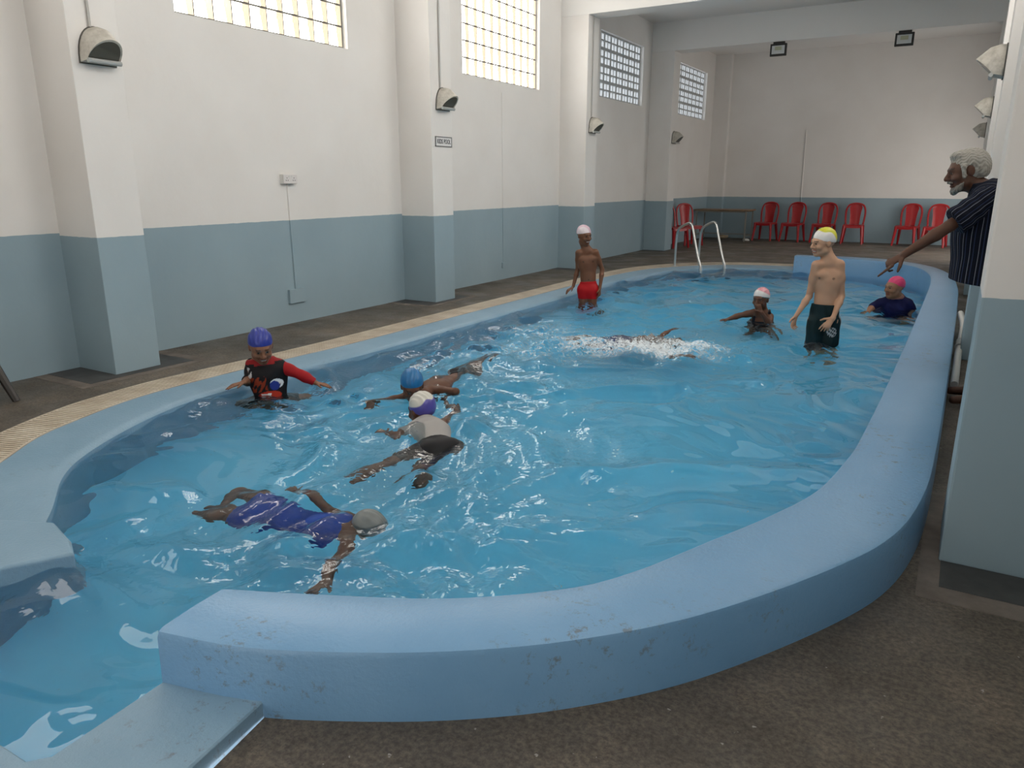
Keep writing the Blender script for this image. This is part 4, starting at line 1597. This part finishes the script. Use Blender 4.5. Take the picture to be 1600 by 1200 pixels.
# ---- young boy in a black and red rash vest sitting in the water at the rim
D = 5.42
tc, ir = basis(D, 420, 590)
J = dict(base=np.array([*atd(422, 640, D)[:2], BED_Z + 0.2]), head=atd(407.5, 541, D - 0.03), neck=atd(414, 564, D + 0.03), shL=atd(438, 572, D), shR=atd(394, 569, D + 0.02), elL=atd(471, 586, D - 0.04), wrL=atd(493, 598, D - 0.06),
         elR=atd(389, 594, D + 0.05), wrR=atd(381, 597, D - 0.12), pelvis=atd(426, 632, D), hipL=atd(436, 634, D), hipR=atd(414, 634, D), sw=0.145)
J['knL'], J['anL'] = onz(478, 632, -0.17), onz(446, 655, -0.30)
J['knR'], J['anR'] = onz(386, 648, -0.20), onz(405, 668, -0.34)
J['toeL'], J['toeR'] = -ir + tc * 0.4, ir + tc * 0.5
J['face'] = nv(tc * 0.95 + ir * 0.12 - UP * 0.38)
J['hup'] = UP + tc * 0.3
root, G, P = make_person('person', 'small boy in a black and red long-sleeved swim vest and blue cap at the rim', J, (0.22, 0.10, 0.055), 0.005, 0.74, 0.98, smile=0.8, front=tc, nipples=False,
                         hands={'L': dict(d=atd(524, 605, D - 0.1) - J['wrL'], n=-UP, th=tc, L=0.135, curls=(0.1, 0.1, 0.15, 0.2)),
                                'R': dict(d=atd(362, 603, D - 0.14) - J['wrR'], n=-UP, th=tc + ir * 0.3, L=0.14, curls=(0.1, 0.1, 0.15, 0.2))})
make_cap(root, G, P, flatc((0.028, 0.045, 0.30)), low=0.036, ribs=0.003)


def vest_col(V):
    c = np.tile(np.array((0.010, 0.009, 0.011)), (len(V), 1))
    q = V - P['Pv']
    s_, z_ = q @ P['side'], q @ P['u']
    f_ = q @ P['front'] > 0.02
    L_ = P['Lt']
    c[(z_ > L_ * 0.99) | ((z_ > L_ * 0.94) & (np.abs(s_) < 0.07))] = (0.28, 0.012, 0.014)
    nz = np.sin(s_ * 85 + 2) * np.sin(z_ * 60 + s_ * 40) + 0.5 * np.sin(s_ * 190 + z_ * 130)
    c[f_ & (np.abs(z_ - L_ * 0.52) < 0.055) & (s_ > 0.005) & (s_ < 0.11) & (nz > -0.1)] = (0.25, 0.035, 0.012)
    c[f_ & (np.hypot(s_ * 0.45, z_ - L_ * 0.24) < 0.036)] = (0.42, 0.03, 0.012)
    c[f_ & (np.abs(z_ - L_ * 0.28) < 0.006) & (np.abs(s_ - 0.02) < 0.035)] = (0.7, 0.68, 0.66)
    w_ = np.hypot(s_ + 0.045, z_ - L_ * 0.46)
    c[f_ & (np.hypot(s_ + 0.06, (z_ - L_ * 0.50) * 1.3) < 0.045) & (nz > -0.7)] = (0.75, 0.75, 0.76)
    c[f_ & (w_ < 0.034)] = (0.02, 0.035, 0.22)
    c[f_ & (np.hypot(s_ - 0.115, (z_ - L_ * 0.80) * 0.5) < 0.020) & (nz > -0.4)] = (0.55, 0.55, 0.56)
    return c


mid = J['pelvis'] + P['u'] * 0.02
garment('vest_body', root, P, G['torso'] + G['hips'] + G['neck'] + [cone(J['shL'], J['shR'], 0.034, 0.034, 0.03)], 0.011, [(P['N'] + P['u'] * 0.028, P['u']), (mid, -P['u']), (J['shL'] + nv(J['shL'] - J['shR']) * 0.055, nv(J['shL'] - J['shR'])),
        (J['shR'] + nv(J['shR'] - J['shL']) * 0.055, nv(J['shR'] - J['shL']))], None, 0.6, None, None, vest_col)
for S, lim in (('L', 0.92), ('R', 0.35)):
    wr, el = J['wr' + S], J['el' + S]
    garment('sleeve', root, P, G['arm' + S] + G['fore' + S], 0.009, [(el + (wr - el) * lim, nv(wr - el))], (0.33, 0.008, 0.012) if S == 'L' else (0.012, 0.010, 0.012), 0.55)
garment('swim_shorts', root, P, G['hips'] + G['thighL'] + G['thighR'], 0.012, [(J['hipL'] + (J['knL'] - J['hipL']) * 0.75, nv(J['knL'] - J['hipL']) * 1.0)], (0.014, 0.014, 0.016), 0.6)

# ---- girl in a dark swimsuit, hand at her mouth
D = 8.44
tc, ir = basis(D, 1187, 490)
J = dict(base=np.array([*atd(1189, 520, D)[:2], BED_Z + 0.1]), head=atd(1189, 467.5, D), neck=atd(1191, 485, D + 0.03), shL=atd(1203, 495, D), shR=atd(1176, 489, D), elL=atd(1202, 507, D - 0.10), wrL=atd(1189.5, 488, D - 0.17),
         elR=atd(1155, 493, D - 0.02), wrR=atd(1138.5, 498.5, D - 0.03), sw=0.15)
J['pelvis'] = J['neck'] - UP * 0.46 - tc * 0.08
J['hipL'], J['hipR'] = J['pelvis'] + ir * 0.075 - UP * 0.03, J['pelvis'] - ir * 0.075 - UP * 0.03
for S, q in (('L', 1), ('R', -1)):
    J['kn' + S] = J['hip' + S] + tc * 0.25 + ir * q * 0.12 - UP * 0.12
    J['an' + S] = J['kn' + S] - tc * 0.15 - UP * 0.12
J['face'] = nv(tc * 0.9 - ir * 0.4 - UP * 0.05)
root, G, P = make_person('person', 'girl in a dark swimsuit and pink and white cap holding her hand to her mouth', J, DBROWN, 0.005, 0.80, 0.98, front=tc, nipples=False,
                         hands={'L': dict(d=atd(1184.5, 476, D - 0.16) - J['wrL'], n=-tc * 0.8 - ir * 0.4, th=-ir * 0.5 + UP * 0.4, L=0.145, curls=(0.25, 0.7, 0.8, 0.8)),
                                'R': dict(d=atd(1127, 500.5, D - 0.05) - J['wrR'], n=-UP, th=tc, L=0.145, curls=(0.5, 0.55, 0.6, 0.6))})
make_cap(root, G, P, two_tone((0.70, 0.70, 0.70), (0.66, 0.30, 0.34), lambda q: q[:, 2] * 0.9 - q[:, 1] * 0.4 - q[:, 0] * 0.25 - 0.075), low=0.03)
band = [ell(P['hc'] + (P['A'][2] * 0.03 - P['A'][1] * 0.015) * P['hs'], np.array([0.083, 0.102, 0.090]) * P['hs'], P['A'], 0.01)]
garment('cap_band', root, P, band, 0.002, [(P['hc'] + (P['A'][2] * 0.042 + P['A'][1] * 0.06) * P['hs'], nv(P['A'][2] - P['A'][1] * 0.22)), (P['hc'] + (P['A'][2] * 0.028 + P['A'][1] * 0.06) * P['hs'], -nv(P['A'][2] - P['A'][1] * 0.22))],
        (0.03, 0.12, 0.16), 0.4, 0.0045)
sc_ = P['N'] - P['u'] * 0.105
garment('swimsuit', root, P, G['torso'] + G['hips'], 0.007, [(sc_, P['u']), (J['hipL'] - UP * 0.05, -UP)], (0.008, 0.009, 0.016), 0.5)
for q in (-1, 1):
    a0 = P['N'] + P['side'] * q * 0.075 - P['u'] * 0.02
    tb = [cone(sc_ + P['side'] * q * 0.085 + P['front'] * 0.085 - P['u'] * 0.02, a0 + P['front'] * 0.045 + P['u'] * 0.015, 0.017, 0.016, 0.01), cone(a0 + P['front'] * 0.045 + P['u'] * 0.015, a0 - P['front'] * 0.06, 0.016, 0.016, 0.01)]
    garment('strap', root, P, tb, 0.0, [], (0.008, 0.009, 0.016), 0.5)

# ---- person in a navy shirt and pink cap by the raised wall
D = 9.87
tc, ir = basis(D, 1398, 470)
J = dict(base=np.array([*atd(1398, 490, D)[:2], BED_Z + 0.05]), head=atd(1398, 449.5, D), neck=atd(1400, 464.5, D + 0.04), shL=atd(1418.5, 474.5, D), shR=atd(1378, 473.5, D), elL=atd(1426, 487, D + 0.02), elR=atd(1363, 480, D - 0.04), sw=0.205)
J['wrL'] = J['elL'] - UP * 0.18 + tc * 0.12
J['wrR'] = atd(1356, 482, D - 0.22) - UP * 0.06
J['pelvis'] = J['neck'] - UP * 0.52 - tc * 0.03
J['hipL'], J['hipR'] = J['pelvis'] + ir * 0.09 - UP * 0.02, J['pelvis'] - ir * 0.09 - UP * 0.02
for S, q in (('L', 1), ('R', -1)):
    J['kn' + S] = J['hip' + S] + tc * 0.26 + ir * q * 0.1 - UP * 0.04
    J['an' + S] = J['kn' + S] - tc * 0.25 - UP * 0.10
J['face'] = nv(tc * 0.68 - ir * 0.72 - UP * 0.02)
root, G, P = make_person('person', 'person in a navy blue shirt and bright pink cap shoulder-deep beside the raised wall', J, TAN, 0.0055, 1.0, 1.05, front=tc - ir * 0.2, nipples=False, wide=1.16, belly=0.55,
                         hands={'L': dict(d=tc * 0.6 - UP * 0.5, n=-ir, th=tc, L=0.16), 'R': dict(d=-ir * 0.5 + tc - UP * 0.1, n=-UP, th=ir, L=0.16)})
make_cap(root, G, P, flatc((0.70, 0.05, 0.17)), low=0.034, ribs=0.002)


def navy(V):
    return np.tile(np.array((0.006, 0.008, 0.055)), (len(V), 1))


garment('shirt', root, P, G['torso'] + G['armL'] + G['armR'] + G['hips'] + G['neck'], 0.014, [(P['N'] + P['u'] * 0.03, nv(P['u'] + P['front'] * 0.35)), (P['Pv'] - P['u'] * 0.02, -P['u'])], None, 0.75, None,
        lambda X, Y, Z: -0.003 * np.sin(X * 60 + Z * 50) + 0 * Y, navy)
garment('collar', root, P, G['neck'] + G['torso'][-3:], 0.018, [(P['N'] + P['u'] * 0.036, nv(P['u'] + P['front'] * 0.35)), (P['N'] + P['u'] * 0.02, -nv(P['u'] + P['front'] * 0.35))], (0.20, 0.11, 0.10), 0.75)
garment('swim_shorts', root, P, G['hips'] + G['thighL'] + G['thighR'], 0.012, [(J['hipL'] + (J['knL'] - J['hipL']) * 0.7, nv(J['knL'] - J['hipL']))], (0.02, 0.02, 0.022), 0.6)

# ---- old man leaning over the wall and pointing
YM = 5.55


def man(px, py, dy=0.0):
    d = ray(px, py)
    return _C + d * ((YM + dy) / d[1])


J = dict(base=np.array([0.27, YM, 0.0]), head=man(1511, 267, -0.01), neck=man(1535, 293), shL=man(1539, 313, -0.17), shR=man(1545, 310, 0.18), elL=man(1484, 353, -0.26), wrL=man(1412, 398, -0.30), elR=np.array([0.33, YM + 0.27, 1.05]),
         wrR=np.array([0.36, YM + 0.27, 0.80]), pelvis=np.array([0.315, YM, 0.90]), hipL=np.array([0.32, YM - 0.09, 0.86]), hipR=np.array([0.32, YM + 0.09, 0.86]), knL=np.array([0.30, YM - 0.10, 0.46]),
         anL=np.array([0.245, YM - 0.10, 0.085]), knR=np.array([0.28, YM + 0.10, 0.46]), anR=np.array([0.225, YM + 0.11, 0.085]), sw=0.185)
fw_ = np.array([-1.0, -0.05, 0])
J['face'] = nv([-1.0, -0.22, -0.22])
J['hup'] = np.array([-0.2, 0, 1.0])
J['toeL'], J['toeR'] = np.array([-1, -0.15, 0]), np.array([-1, 0.1, 0])
MANSKIN = (0.105, 0.046, 0.027)
root, G, P = make_person('person', 'white-haired bearded man in a dark striped shirt leaning over the wall and pointing', J, MANSKIN, 0.0048, 0.98, 1.04, front=fw_, nipples=False, nose=1.15, smile=0.6, teeth=(0.03, 0.012, 0.01),
                         hands={'L': dict(d=man(1369, 424, -0.33) - J['wrL'], n=np.array([-0.35, 0.3, -0.8]), th=np.array([-0.1, -1.0, 0.35]), L=0.185, curls=(0.03, 1.0, 1.1, 1.1), thumb=0.6, palm=0.8, index=1.35),
                                'R': dict(d=np.array([-0.3, 0, -1.0]), n=np.array([0, -1.0, 0]), th=np.array([-1.0, 0, 0]), L=0.19)})
hc, A, s_ = P['hc'], P['A'], P['hs']


def strands(X, Y, Z):
    qx = (X - hc[0]) * A[0][0] + (Y - hc[1]) * A[0][1] + (Z - hc[2]) * A[0][2]
    qy = (X - hc[0]) * A[1][0] + (Y - hc[1]) * A[1][1] + (Z - hc[2]) * A[1][2]
    qz = (X - hc[0]) * A[2][0] + (Y - hc[1]) * A[2][1] + (Z - hc[2]) * A[2][2]
    return -0.0035 * np.sin(qx * 330 + 2.5 * np.sin(qy * 70 + qz * 50)) * np.sin(qz * 160 + qy * 120)


def hair_col(V):
    q = (V - hc) @ A.T
    k = 0.5 + 0.5 * np.sin(q[:, 0] * 420 + 3 * np.sin(q[:, 1] * 90) + q[:, 2] * 200)
    return np.array((0.36, 0.345, 0.31))[None] * (0.72 + 0.5 * k[:, None])


def HP(x, y, z):
    return hc + (A[0] * x + A[1] * y + A[2] * z) * s_


hr = [ell(HP(0, -0.022, 0.036), np.array([0.079, 0.096, 0.085]) * s_, A, 0.02), ell(HP(0, -0.06, 0.0), np.array([0.07, 0.055, 0.06]) * s_, A, 0.03), ell(HP(0, 0.035, 0.095), np.array([0.045, 0.04, 0.022]) * s_, A, 0.02)]
hr += [cone(HP(q * 0.074, 0.028, 0.03), HP(q * 0.070, 0.03, -0.03), 0.009 * s_, 0.006 * s_, 0.01) for q in (-1, 1)]
hr += [ell(HP(q * 0.09, 0.0, -0.004), np.array([0.03, 0.024, 0.034]) * s_, A, 0.004, True) for q in (-1, 1)]
garment('hair', root, P, hr, 0.006, [(HP(0, 0.075, 0.03), nv(A[1] * 0.95 - A[2] * 0.30)), (HP(0, -0.05, -0.055), -A[2])], None, 0.9, 0.0045, strands, hair_col)
bd = [cone(HP(q * 0.056, 0.034, -0.066), HP(q * 0.045, 0.055, -0.088), 0.010 * s_, 0.015 * s_, 0.02) for q in (-1, 1)]
bd += [cone(HP(-0.035, 0.064, -0.095), HP(0.035, 0.064, -0.095), 0.020 * s_, 0.020 * s_, 0.02), ell(HP(0, 0.08, -0.105), np.array([0.024, 0.018, 0.022]) * s_, A, 0.02),
       cone(HP(-0.026, 0.088, -0.053), HP(0, 0.1, -0.046), 0.006 * s_, 0.008 * s_, 0.008), cone(HP(0.026, 0.088, -0.053), HP(0, 0.1, -0.046), 0.006 * s_, 0.008 * s_, 0.008)]
garment('beard', root, P, bd, 0.0, [], None, 0.9, 0.0045, strands, lambda V: hair_col(V) * 0.62)

# loose striped shirt: body and two short sleeves, stripes follow the cloth
m_sh = bpy.data.materials.new('striped_cloth')
m_sh.use_nodes = True
N_, L_ = m_sh.node_tree.nodes, m_sh.node_tree.links
at = N_.new('ShaderNodeAttribute')
at.attribute_name = 'around'
mm = N_.new('ShaderNodeMath')
mm.operation = 'FRACT'
L_.new(at.outputs['Fac'], mm.inputs[0])
rp = N_.new('ShaderNodeValToRGB')
rp.color_ramp.interpolation = 'CONSTANT'
stops = [(0.0, (0.008, 0.010, 0.018)), (0.42, (0.17, 0.18, 0.22)), (0.50, (0.008, 0.010, 0.018)), (0.82, (0.03, 0.04, 0.085)), (0.92, (0.008, 0.010, 0.018))]
for i, (p_, c_) in enumerate(stops):
    e = rp.color_ramp.elements[i] if i < 2 else rp.color_ramp.elements.new(p_)
    e.position = p_
    e.color = (*c_, 1)
L_.new(mm.outputs[0], rp.inputs[0])
L_.new(rp.outputs[0], N_['Principled BSDF'].inputs['Base Color'])
N_['Principled BSDF'].inputs['Roughness'].default_value = 0.85
N_['Principled BSDF'].inputs['Specular IOR Level'].default_value = 0.1


def set_around(o, vals):
    a = o.data.attributes.new('around', 'FLOAT', 'POINT')
    a.data.foreach_set('value', vals.astype(np.float32))


hem_c = np.array([0.145, YM, 0.83])
top_c = P['N'] - P['u'] * 0.02
sbody = [cone(hem_c - UP * 0.08 , (hem_c + P['N']) / 2 + np.array([0.02, 0, 0]), 0.205, 0.20, 0.03, (np.array([1.0, 0, 0]), 0.82)), cone((hem_c + P['N']) / 2, P['N'] - P['u'] * 0.13, 0.195, 0.165, 0.05, (np.array([1.0, 0, 0]), 0.8)),
         cone(J['shL'] - UP * 0.01, J['shR'] - UP * 0.01, 0.062, 0.062, 0.06), cone(P['N'] - P['u'] * 0.03, J['shL'], 0.06, 0.058, 0.04), cone(P['N'] - P['u'] * 0.03, J['shR'], 0.06, 0.058, 0.04)]


def folds(X, Y, Z):
    return -0.006 * np.sin(Y * 38 + X * 22 + 2.2 * np.sin(Z * 6)) * np.clip((1.35 - Z) * 2, 0, 1) + 0 * X


o, V_ = garment('shirt_body', root, P, sbody, 0.004, [(np.array([0, 0, 0.80]) + 0 * UP, -nv([0.1, 0, 1.0])), (P['N'] + P['u'] * 0.03, P['u'])], None, 0.8, 0.0055, folds, flatc((0, 0, 0)), m_sh)
ang = np.arctan2(V_[:, 1] - YM, V_[:, 0] - hem_c[0])
set_around(o, np.where(V_[:, 2] > 1.33, (V_[:, 1] - YM) / 0.042, ang / (2 * math.pi) * 27) + 60)
for S in 'LR':
    sh, el = J['sh' + S], J['el' + S]
    ax_ = nv(el - sh)
    sl_ = [cone(sh - ax_ * 0.02, sh + (el - sh) * 0.95, 0.072, 0.086, 0.03)]
    e_ = 0.86
    cut = nv(ax_ + (np.array([-0.25, 0, -0.1]) if S == 'L' else 0))
    o, V_ = garment('sleeve', root, P, sl_, 0.0, [(sh + (el - sh) * e_, cut)], None, 0.8, 0.005, lambda X, Y, Z: -0.003 * np.sin(X * 50 + Z * 60 + Y * 20), flatc((0, 0, 0)), m_sh)
    b1 = nv(np.cross(ax_, [0, 1.0, 0.2]))
    b2 = np.cross(ax_, b1)
    q = V_ - sh
    set_around(o, np.arctan2(q @ b2, q @ b1) / (2 * math.pi) * 11 + 30)
cn = nv(nb_ := (hc - P['N']))
garment('collar', root, P, [cone(P['N'] - P['u'] * 0.03, P['N'] + (hc - P['N']) * 0.42, 0.074, 0.070, 0.02)], 0.0, [(P['N'] + (hc - P['N']) * 0.30, nv(cn - P['front'] * 0.6)), (P['N'] - P['u'] * 0.03, -P['u'])], (0.014, 0.016, 0.026), 0.8)
tr = [cone(P['Pv'] + UP * 0.1, P['Pv'] - UP * 0.04, 0.15, 0.16, 0.03, (np.array([1.0, 0, 0]), 0.72))]
for S in 'LR':
    tr += [cone(J['hip' + S], J['kn' + S], 0.10, 0.075, 0.03), cone(J['kn' + S], J['an' + S] + UP * 0.03, 0.075, 0.065, 0.02)]
garment('trousers', root, P, tr, 0.0, [(J['anL'] + UP * 0.05, -UP)], (0.03, 0.032, 0.036), 0.85, 0.007)


# ---- swimmers lying in the water
def swimmer(label, J, skin, front, g, hs, hands, h=0.006, smile=0.0, **kw):
    u_ = nv(J['neck'] - J['pelvis'])
    sd = nv(np.cross(front, u_))
    if 'hipL' not in J:
        J['hipL'], J['hipR'] = J['pelvis'] - sd * 0.07 - u_ * 0.03, J['pelvis'] + sd * 0.07 - u_ * 0.03
    return make_person('person', label, J, skin, h, g, hs, smile=smile, front=front, hands=hands, nipples=False, **kw)


# blue cap, swimming towards the camera
tc, ir = basis(5.18, 645, 610)
J = dict(head=atd(644, 603, 5.10), neck=onz(655, 618, -0.085), shR=onz(632, 622, -0.10), shL=onz(676, 610, -0.075), pelvis=onz(722, 592, -0.15), elR=onz(590, 631, -0.12), wrR=onz(577, 641, -0.15), elL=onz(712, 612, -0.035), wrL=onz(690, 628, -0.16), sw=0.14)
J['base'] = np.array([J['pelvis'][0], J['pelvis'][1], J['pelvis'][2] - 0.1])
J['face'] = nv(tc * 0.9 - UP * 0.42 + ir * 0.05)
J['hup'] = UP + tc * 0.4
bk = nv(J['pelvis'] - J['neck'])
J['knL'], J['anL'] = onz(748, 580, -0.17), onz(770, 568, -0.14)
J['knR'], J['anR'] = onz(742, 586, -0.22), onz(764, 578, -0.26)
J['toeL'] = J['toeR'] = bk - UP * 0.3
root, G, P = swimmer('swimmer in a sky blue cap heading towards the camera with face at the surface', J, DBROWN, -UP, 0.74, 0.95,
                     {'R': dict(d=onz(574, 660, -0.17) - J['wrR'], n=-UP, th=ir, L=0.14), 'L': dict(d=-ir + tc, n=-UP, th=-ir, L=0.14)}, 0.0052)
make_cap(root, G, P, flatc((0.018, 0.15, 0.36)), low=0.034, ribs=0.002)
garment('swim_trunks', root, P, G['hips'] + G['thighL'] + G['thighR'] + G['torso'][:1], 0.008, [(P['Pv'] + P['u'] * 0.08, P['u']), (J['hipL'] - P['u'] * 0.15, -P['u'])], (0.015, 0.016, 0.02), 0.6)

# white and purple cap, seen from behind
tc, ir = basis(4.46, 665, 660)
J = dict(head=atd(659, 641, 4.52), neck=onz(664, 660, -0.045), shR=onz(682, 668, -0.075), shL=onz(646, 672, -0.075), pelvis=onz(684, 704, -0.13), elL=onz(624, 688, -0.10), wrL=onz(606, 683, -0.12), elR=onz(712, 655, -0.16), wrR=onz(700, 640, -0.20), sw=0.14)
J['base'] = np.array([J['pelvis'][0], J['pelvis'][1], J['pelvis'][2] - 0.1])
J['face'] = nv(-tc * 0.75 - ir * 0.6 - UP * 0.18)
J['knL'], J['anL'] = onz(627, 727, -0.17), onz(572, 758, -0.20)
J['knR'], J['anR'] = onz(658, 748, -0.20), onz(652, 774, -0.27)
J['toeL'] = nv(J['anL'] - J['knL']) + UP * 0.1
J['toeR'] = -ir * 0.6 + tc * 0.4
root, G, P = swimmer('swimmer in a white and purple cap, grey top and black shorts seen from behind', J, DBROWN, -UP * 0.9 + nv(J['neck'] - J['pelvis']) * 0.1, 0.72, 0.93,
                     {'L': dict(d=onz(588, 678, -0.12) - J['wrL'], n=-UP, th=-tc, L=0.135), 'R': dict(d=-tc - UP * 0.2, n=-UP, th=-ir, L=0.135)}, 0.0052)
make_cap(root, G, P, two_tone((0.085, 0.07, 0.33), (0.64, 0.62, 0.56), lambda q: q[:, 2] - 0.078 - q[:, 0] * 0.35 + 0.012 * np.sin(q[:, 0] * 60)), low=0.03, tilt=0.25, ribs=0.004)
garment('swim_top', root, P, G['torso'] + G['armL'][:1] + G['armR'][:1], 0.009, [(P['N'] + P['u'] * 0.005, P['u']), (P['Pv'] + P['u'] * 0.06, -P['u'])], (0.36, 0.345, 0.33), 0.7)
garment('swim_shorts', root, P, G['torso'][:1] + G['hips'] + G['thighL'] + G['thighR'], 0.013, [(P['Pv'] + P['u'] * 0.09, P['u']), (J['hipL'] - P['u'] * 0.19, -nv(P['u']))], (0.012, 0.012, 0.014), 0.55)

# fully under water in a blue suit, nearest to the camera
J = dict(head=onz(573, 835, -0.155), neck=onz(549, 842, -0.150), shL=onz(540, 822, -0.150), shR=onz(543, 868, -0.155), pelvis=onz(420, 822, -0.185), elL=onz(496, 793, -0.135), wrL=onz(467, 777, -0.125), elR=onz(516, 900, -0.14), wrR=onz(510, 922, -0.14), sw=0.135)
J['base'] = np.array([J['pelvis'][0], J['pelvis'][1], J['pelvis'][2] - 0.1])
u_ = nv(J['neck'] - J['pelvis'])
J['face'] = nv(u_ * 0.55 - UP * 0.85)
J['hup'] = nv(u_ * 0.8 + UP * 0.5)
J['knL'], J['anL'] = onz(376, 788, -0.20), onz(352, 812, -0.17)
J['knR'], J['anR'] = onz(360, 826, -0.22), onz(330, 822, -0.18)
J['toeL'] = J['toeR'] = -u_
root, G, P = swimmer('swimmer fully under water in a royal blue swimsuit and grey cap nearest the camera', J, DBROWN, -UP, 0.72, 0.92,
                     {'L': dict(d=onz(447, 765, -0.12) - J['wrL'], n=-UP, th=u_, L=0.14, spread=0.3), 'R': dict(d=np.array([0.1, -1.0, -0.2]), n=-UP, th=u_, L=0.14)})
make_cap(root, G, P, flatc((0.17, 0.19, 0.19)), low=0.03)
garment('swimsuit', root, P, G['torso'] + G['hips'] + G['thighL'] + G['thighR'], 0.008, [(P['N'] - P['u'] * 0.02, P['u']), (J['hipL'] - P['u'] * 0.10, -P['u'])], (0.0, 0.045, 0.30), 0.5)

# swimmer hidden in the splash
J = dict(head=onz(1052, 548, -0.18), neck=onz(1030, 549, -0.18), shL=onz(1026, 540, -0.18), shR=onz(1024, 557, -0.18), pelvis=onz(972, 549, -0.21), elL=onz(1036, 524, -0.10), wrL=onz(1050, 516, -0.075), elR=onz(1052, 563, -0.10), wrR=onz(1072, 563, -0.08), sw=0.14)
J['base'] = np.array([J['pelvis'][0], J['pelvis'][1], J['pelvis'][2] - 0.1])
u_ = nv(J['neck'] - J['pelvis'])
J['face'] = nv(u_ * 0.4 - UP * 0.9)
J['hup'] = nv(u_)
J['knL'], J['anL'] = onz(930, 540, -0.20), onz(898, 541, -0.14)
J['knR'], J['anR'] = onz(932, 553, -0.20), onz(900, 553, -0.16)
J['toeL'] = J['toeR'] = -u_
root, G, P = swimmer('swimmer almost hidden in the white splash in the middle of the pool', J, DBROWN, -UP, 0.74, 0.92, {'L': dict(d=onz(1064, 511, -0.07) - J['wrL'], n=-UP, th=u_, L=0.14), 'R': dict(d=onz(1088, 562, -0.075) - J['wrR'], n=-UP, th=u_, L=0.14)})
garment('swim_shorts', root, P, G['torso'][:1] + G['hips'] + G['thighL'] + G['thighR'], 0.010, [(P['Pv'] + P['u'] * 0.12, P['u']), (J['hipL'] - P['u'] * 0.16, -P['u'])], (0.010, 0.03, 0.14), 0.6)

# ---- thrown drops of the splash
r = np.random.default_rng(3)
oc_v = np.array([(1, 0, 0), (-1, 0, 0), (0, 1, 0), (0, -1, 0), (0, 0, 1), (0, 0, -1)], float)
oc_f = np.array([(0, 2, 4), (2, 1, 4), (1, 3, 4), (3, 0, 4), (2, 0, 5), (1, 2, 5), (3, 1, 5), (0, 3, 5)])
Vs, Fs = [], []
k = 0
for x, y, sx, sy, w in FOAM[:5]:
    for _ in range(int(260 * w)):
        px_, py_ = x + r.normal() * sx * 0.8, y + r.normal() * sy * 0.8
        rad = 0.0018 + 0.0045 * r.random() ** 3
        zz = WATER_Z + float(wave(np.array([[px_]]), np.array([[py_]]))[0, 0]) + abs(r.normal()) * 0.035 * w
        Vs.append(oc_v * rad * np.array([1, 1, 1.2]) + (px_, py_, zz))
        Fs.append(oc_f + 6 * k)
        k += 1
me = np_mesh('water_drops', np.concatenate(Vs), np.concatenate(Fs), mat('drop_white', (0.85, 0.89, 0.92), 0.15))
o = bpy.data.objects.new('water_drops', me)
COL.objects.link(o)
tag(o, 'white water drops thrown up by the splashing swimmer', 'splash', kind='stuff')
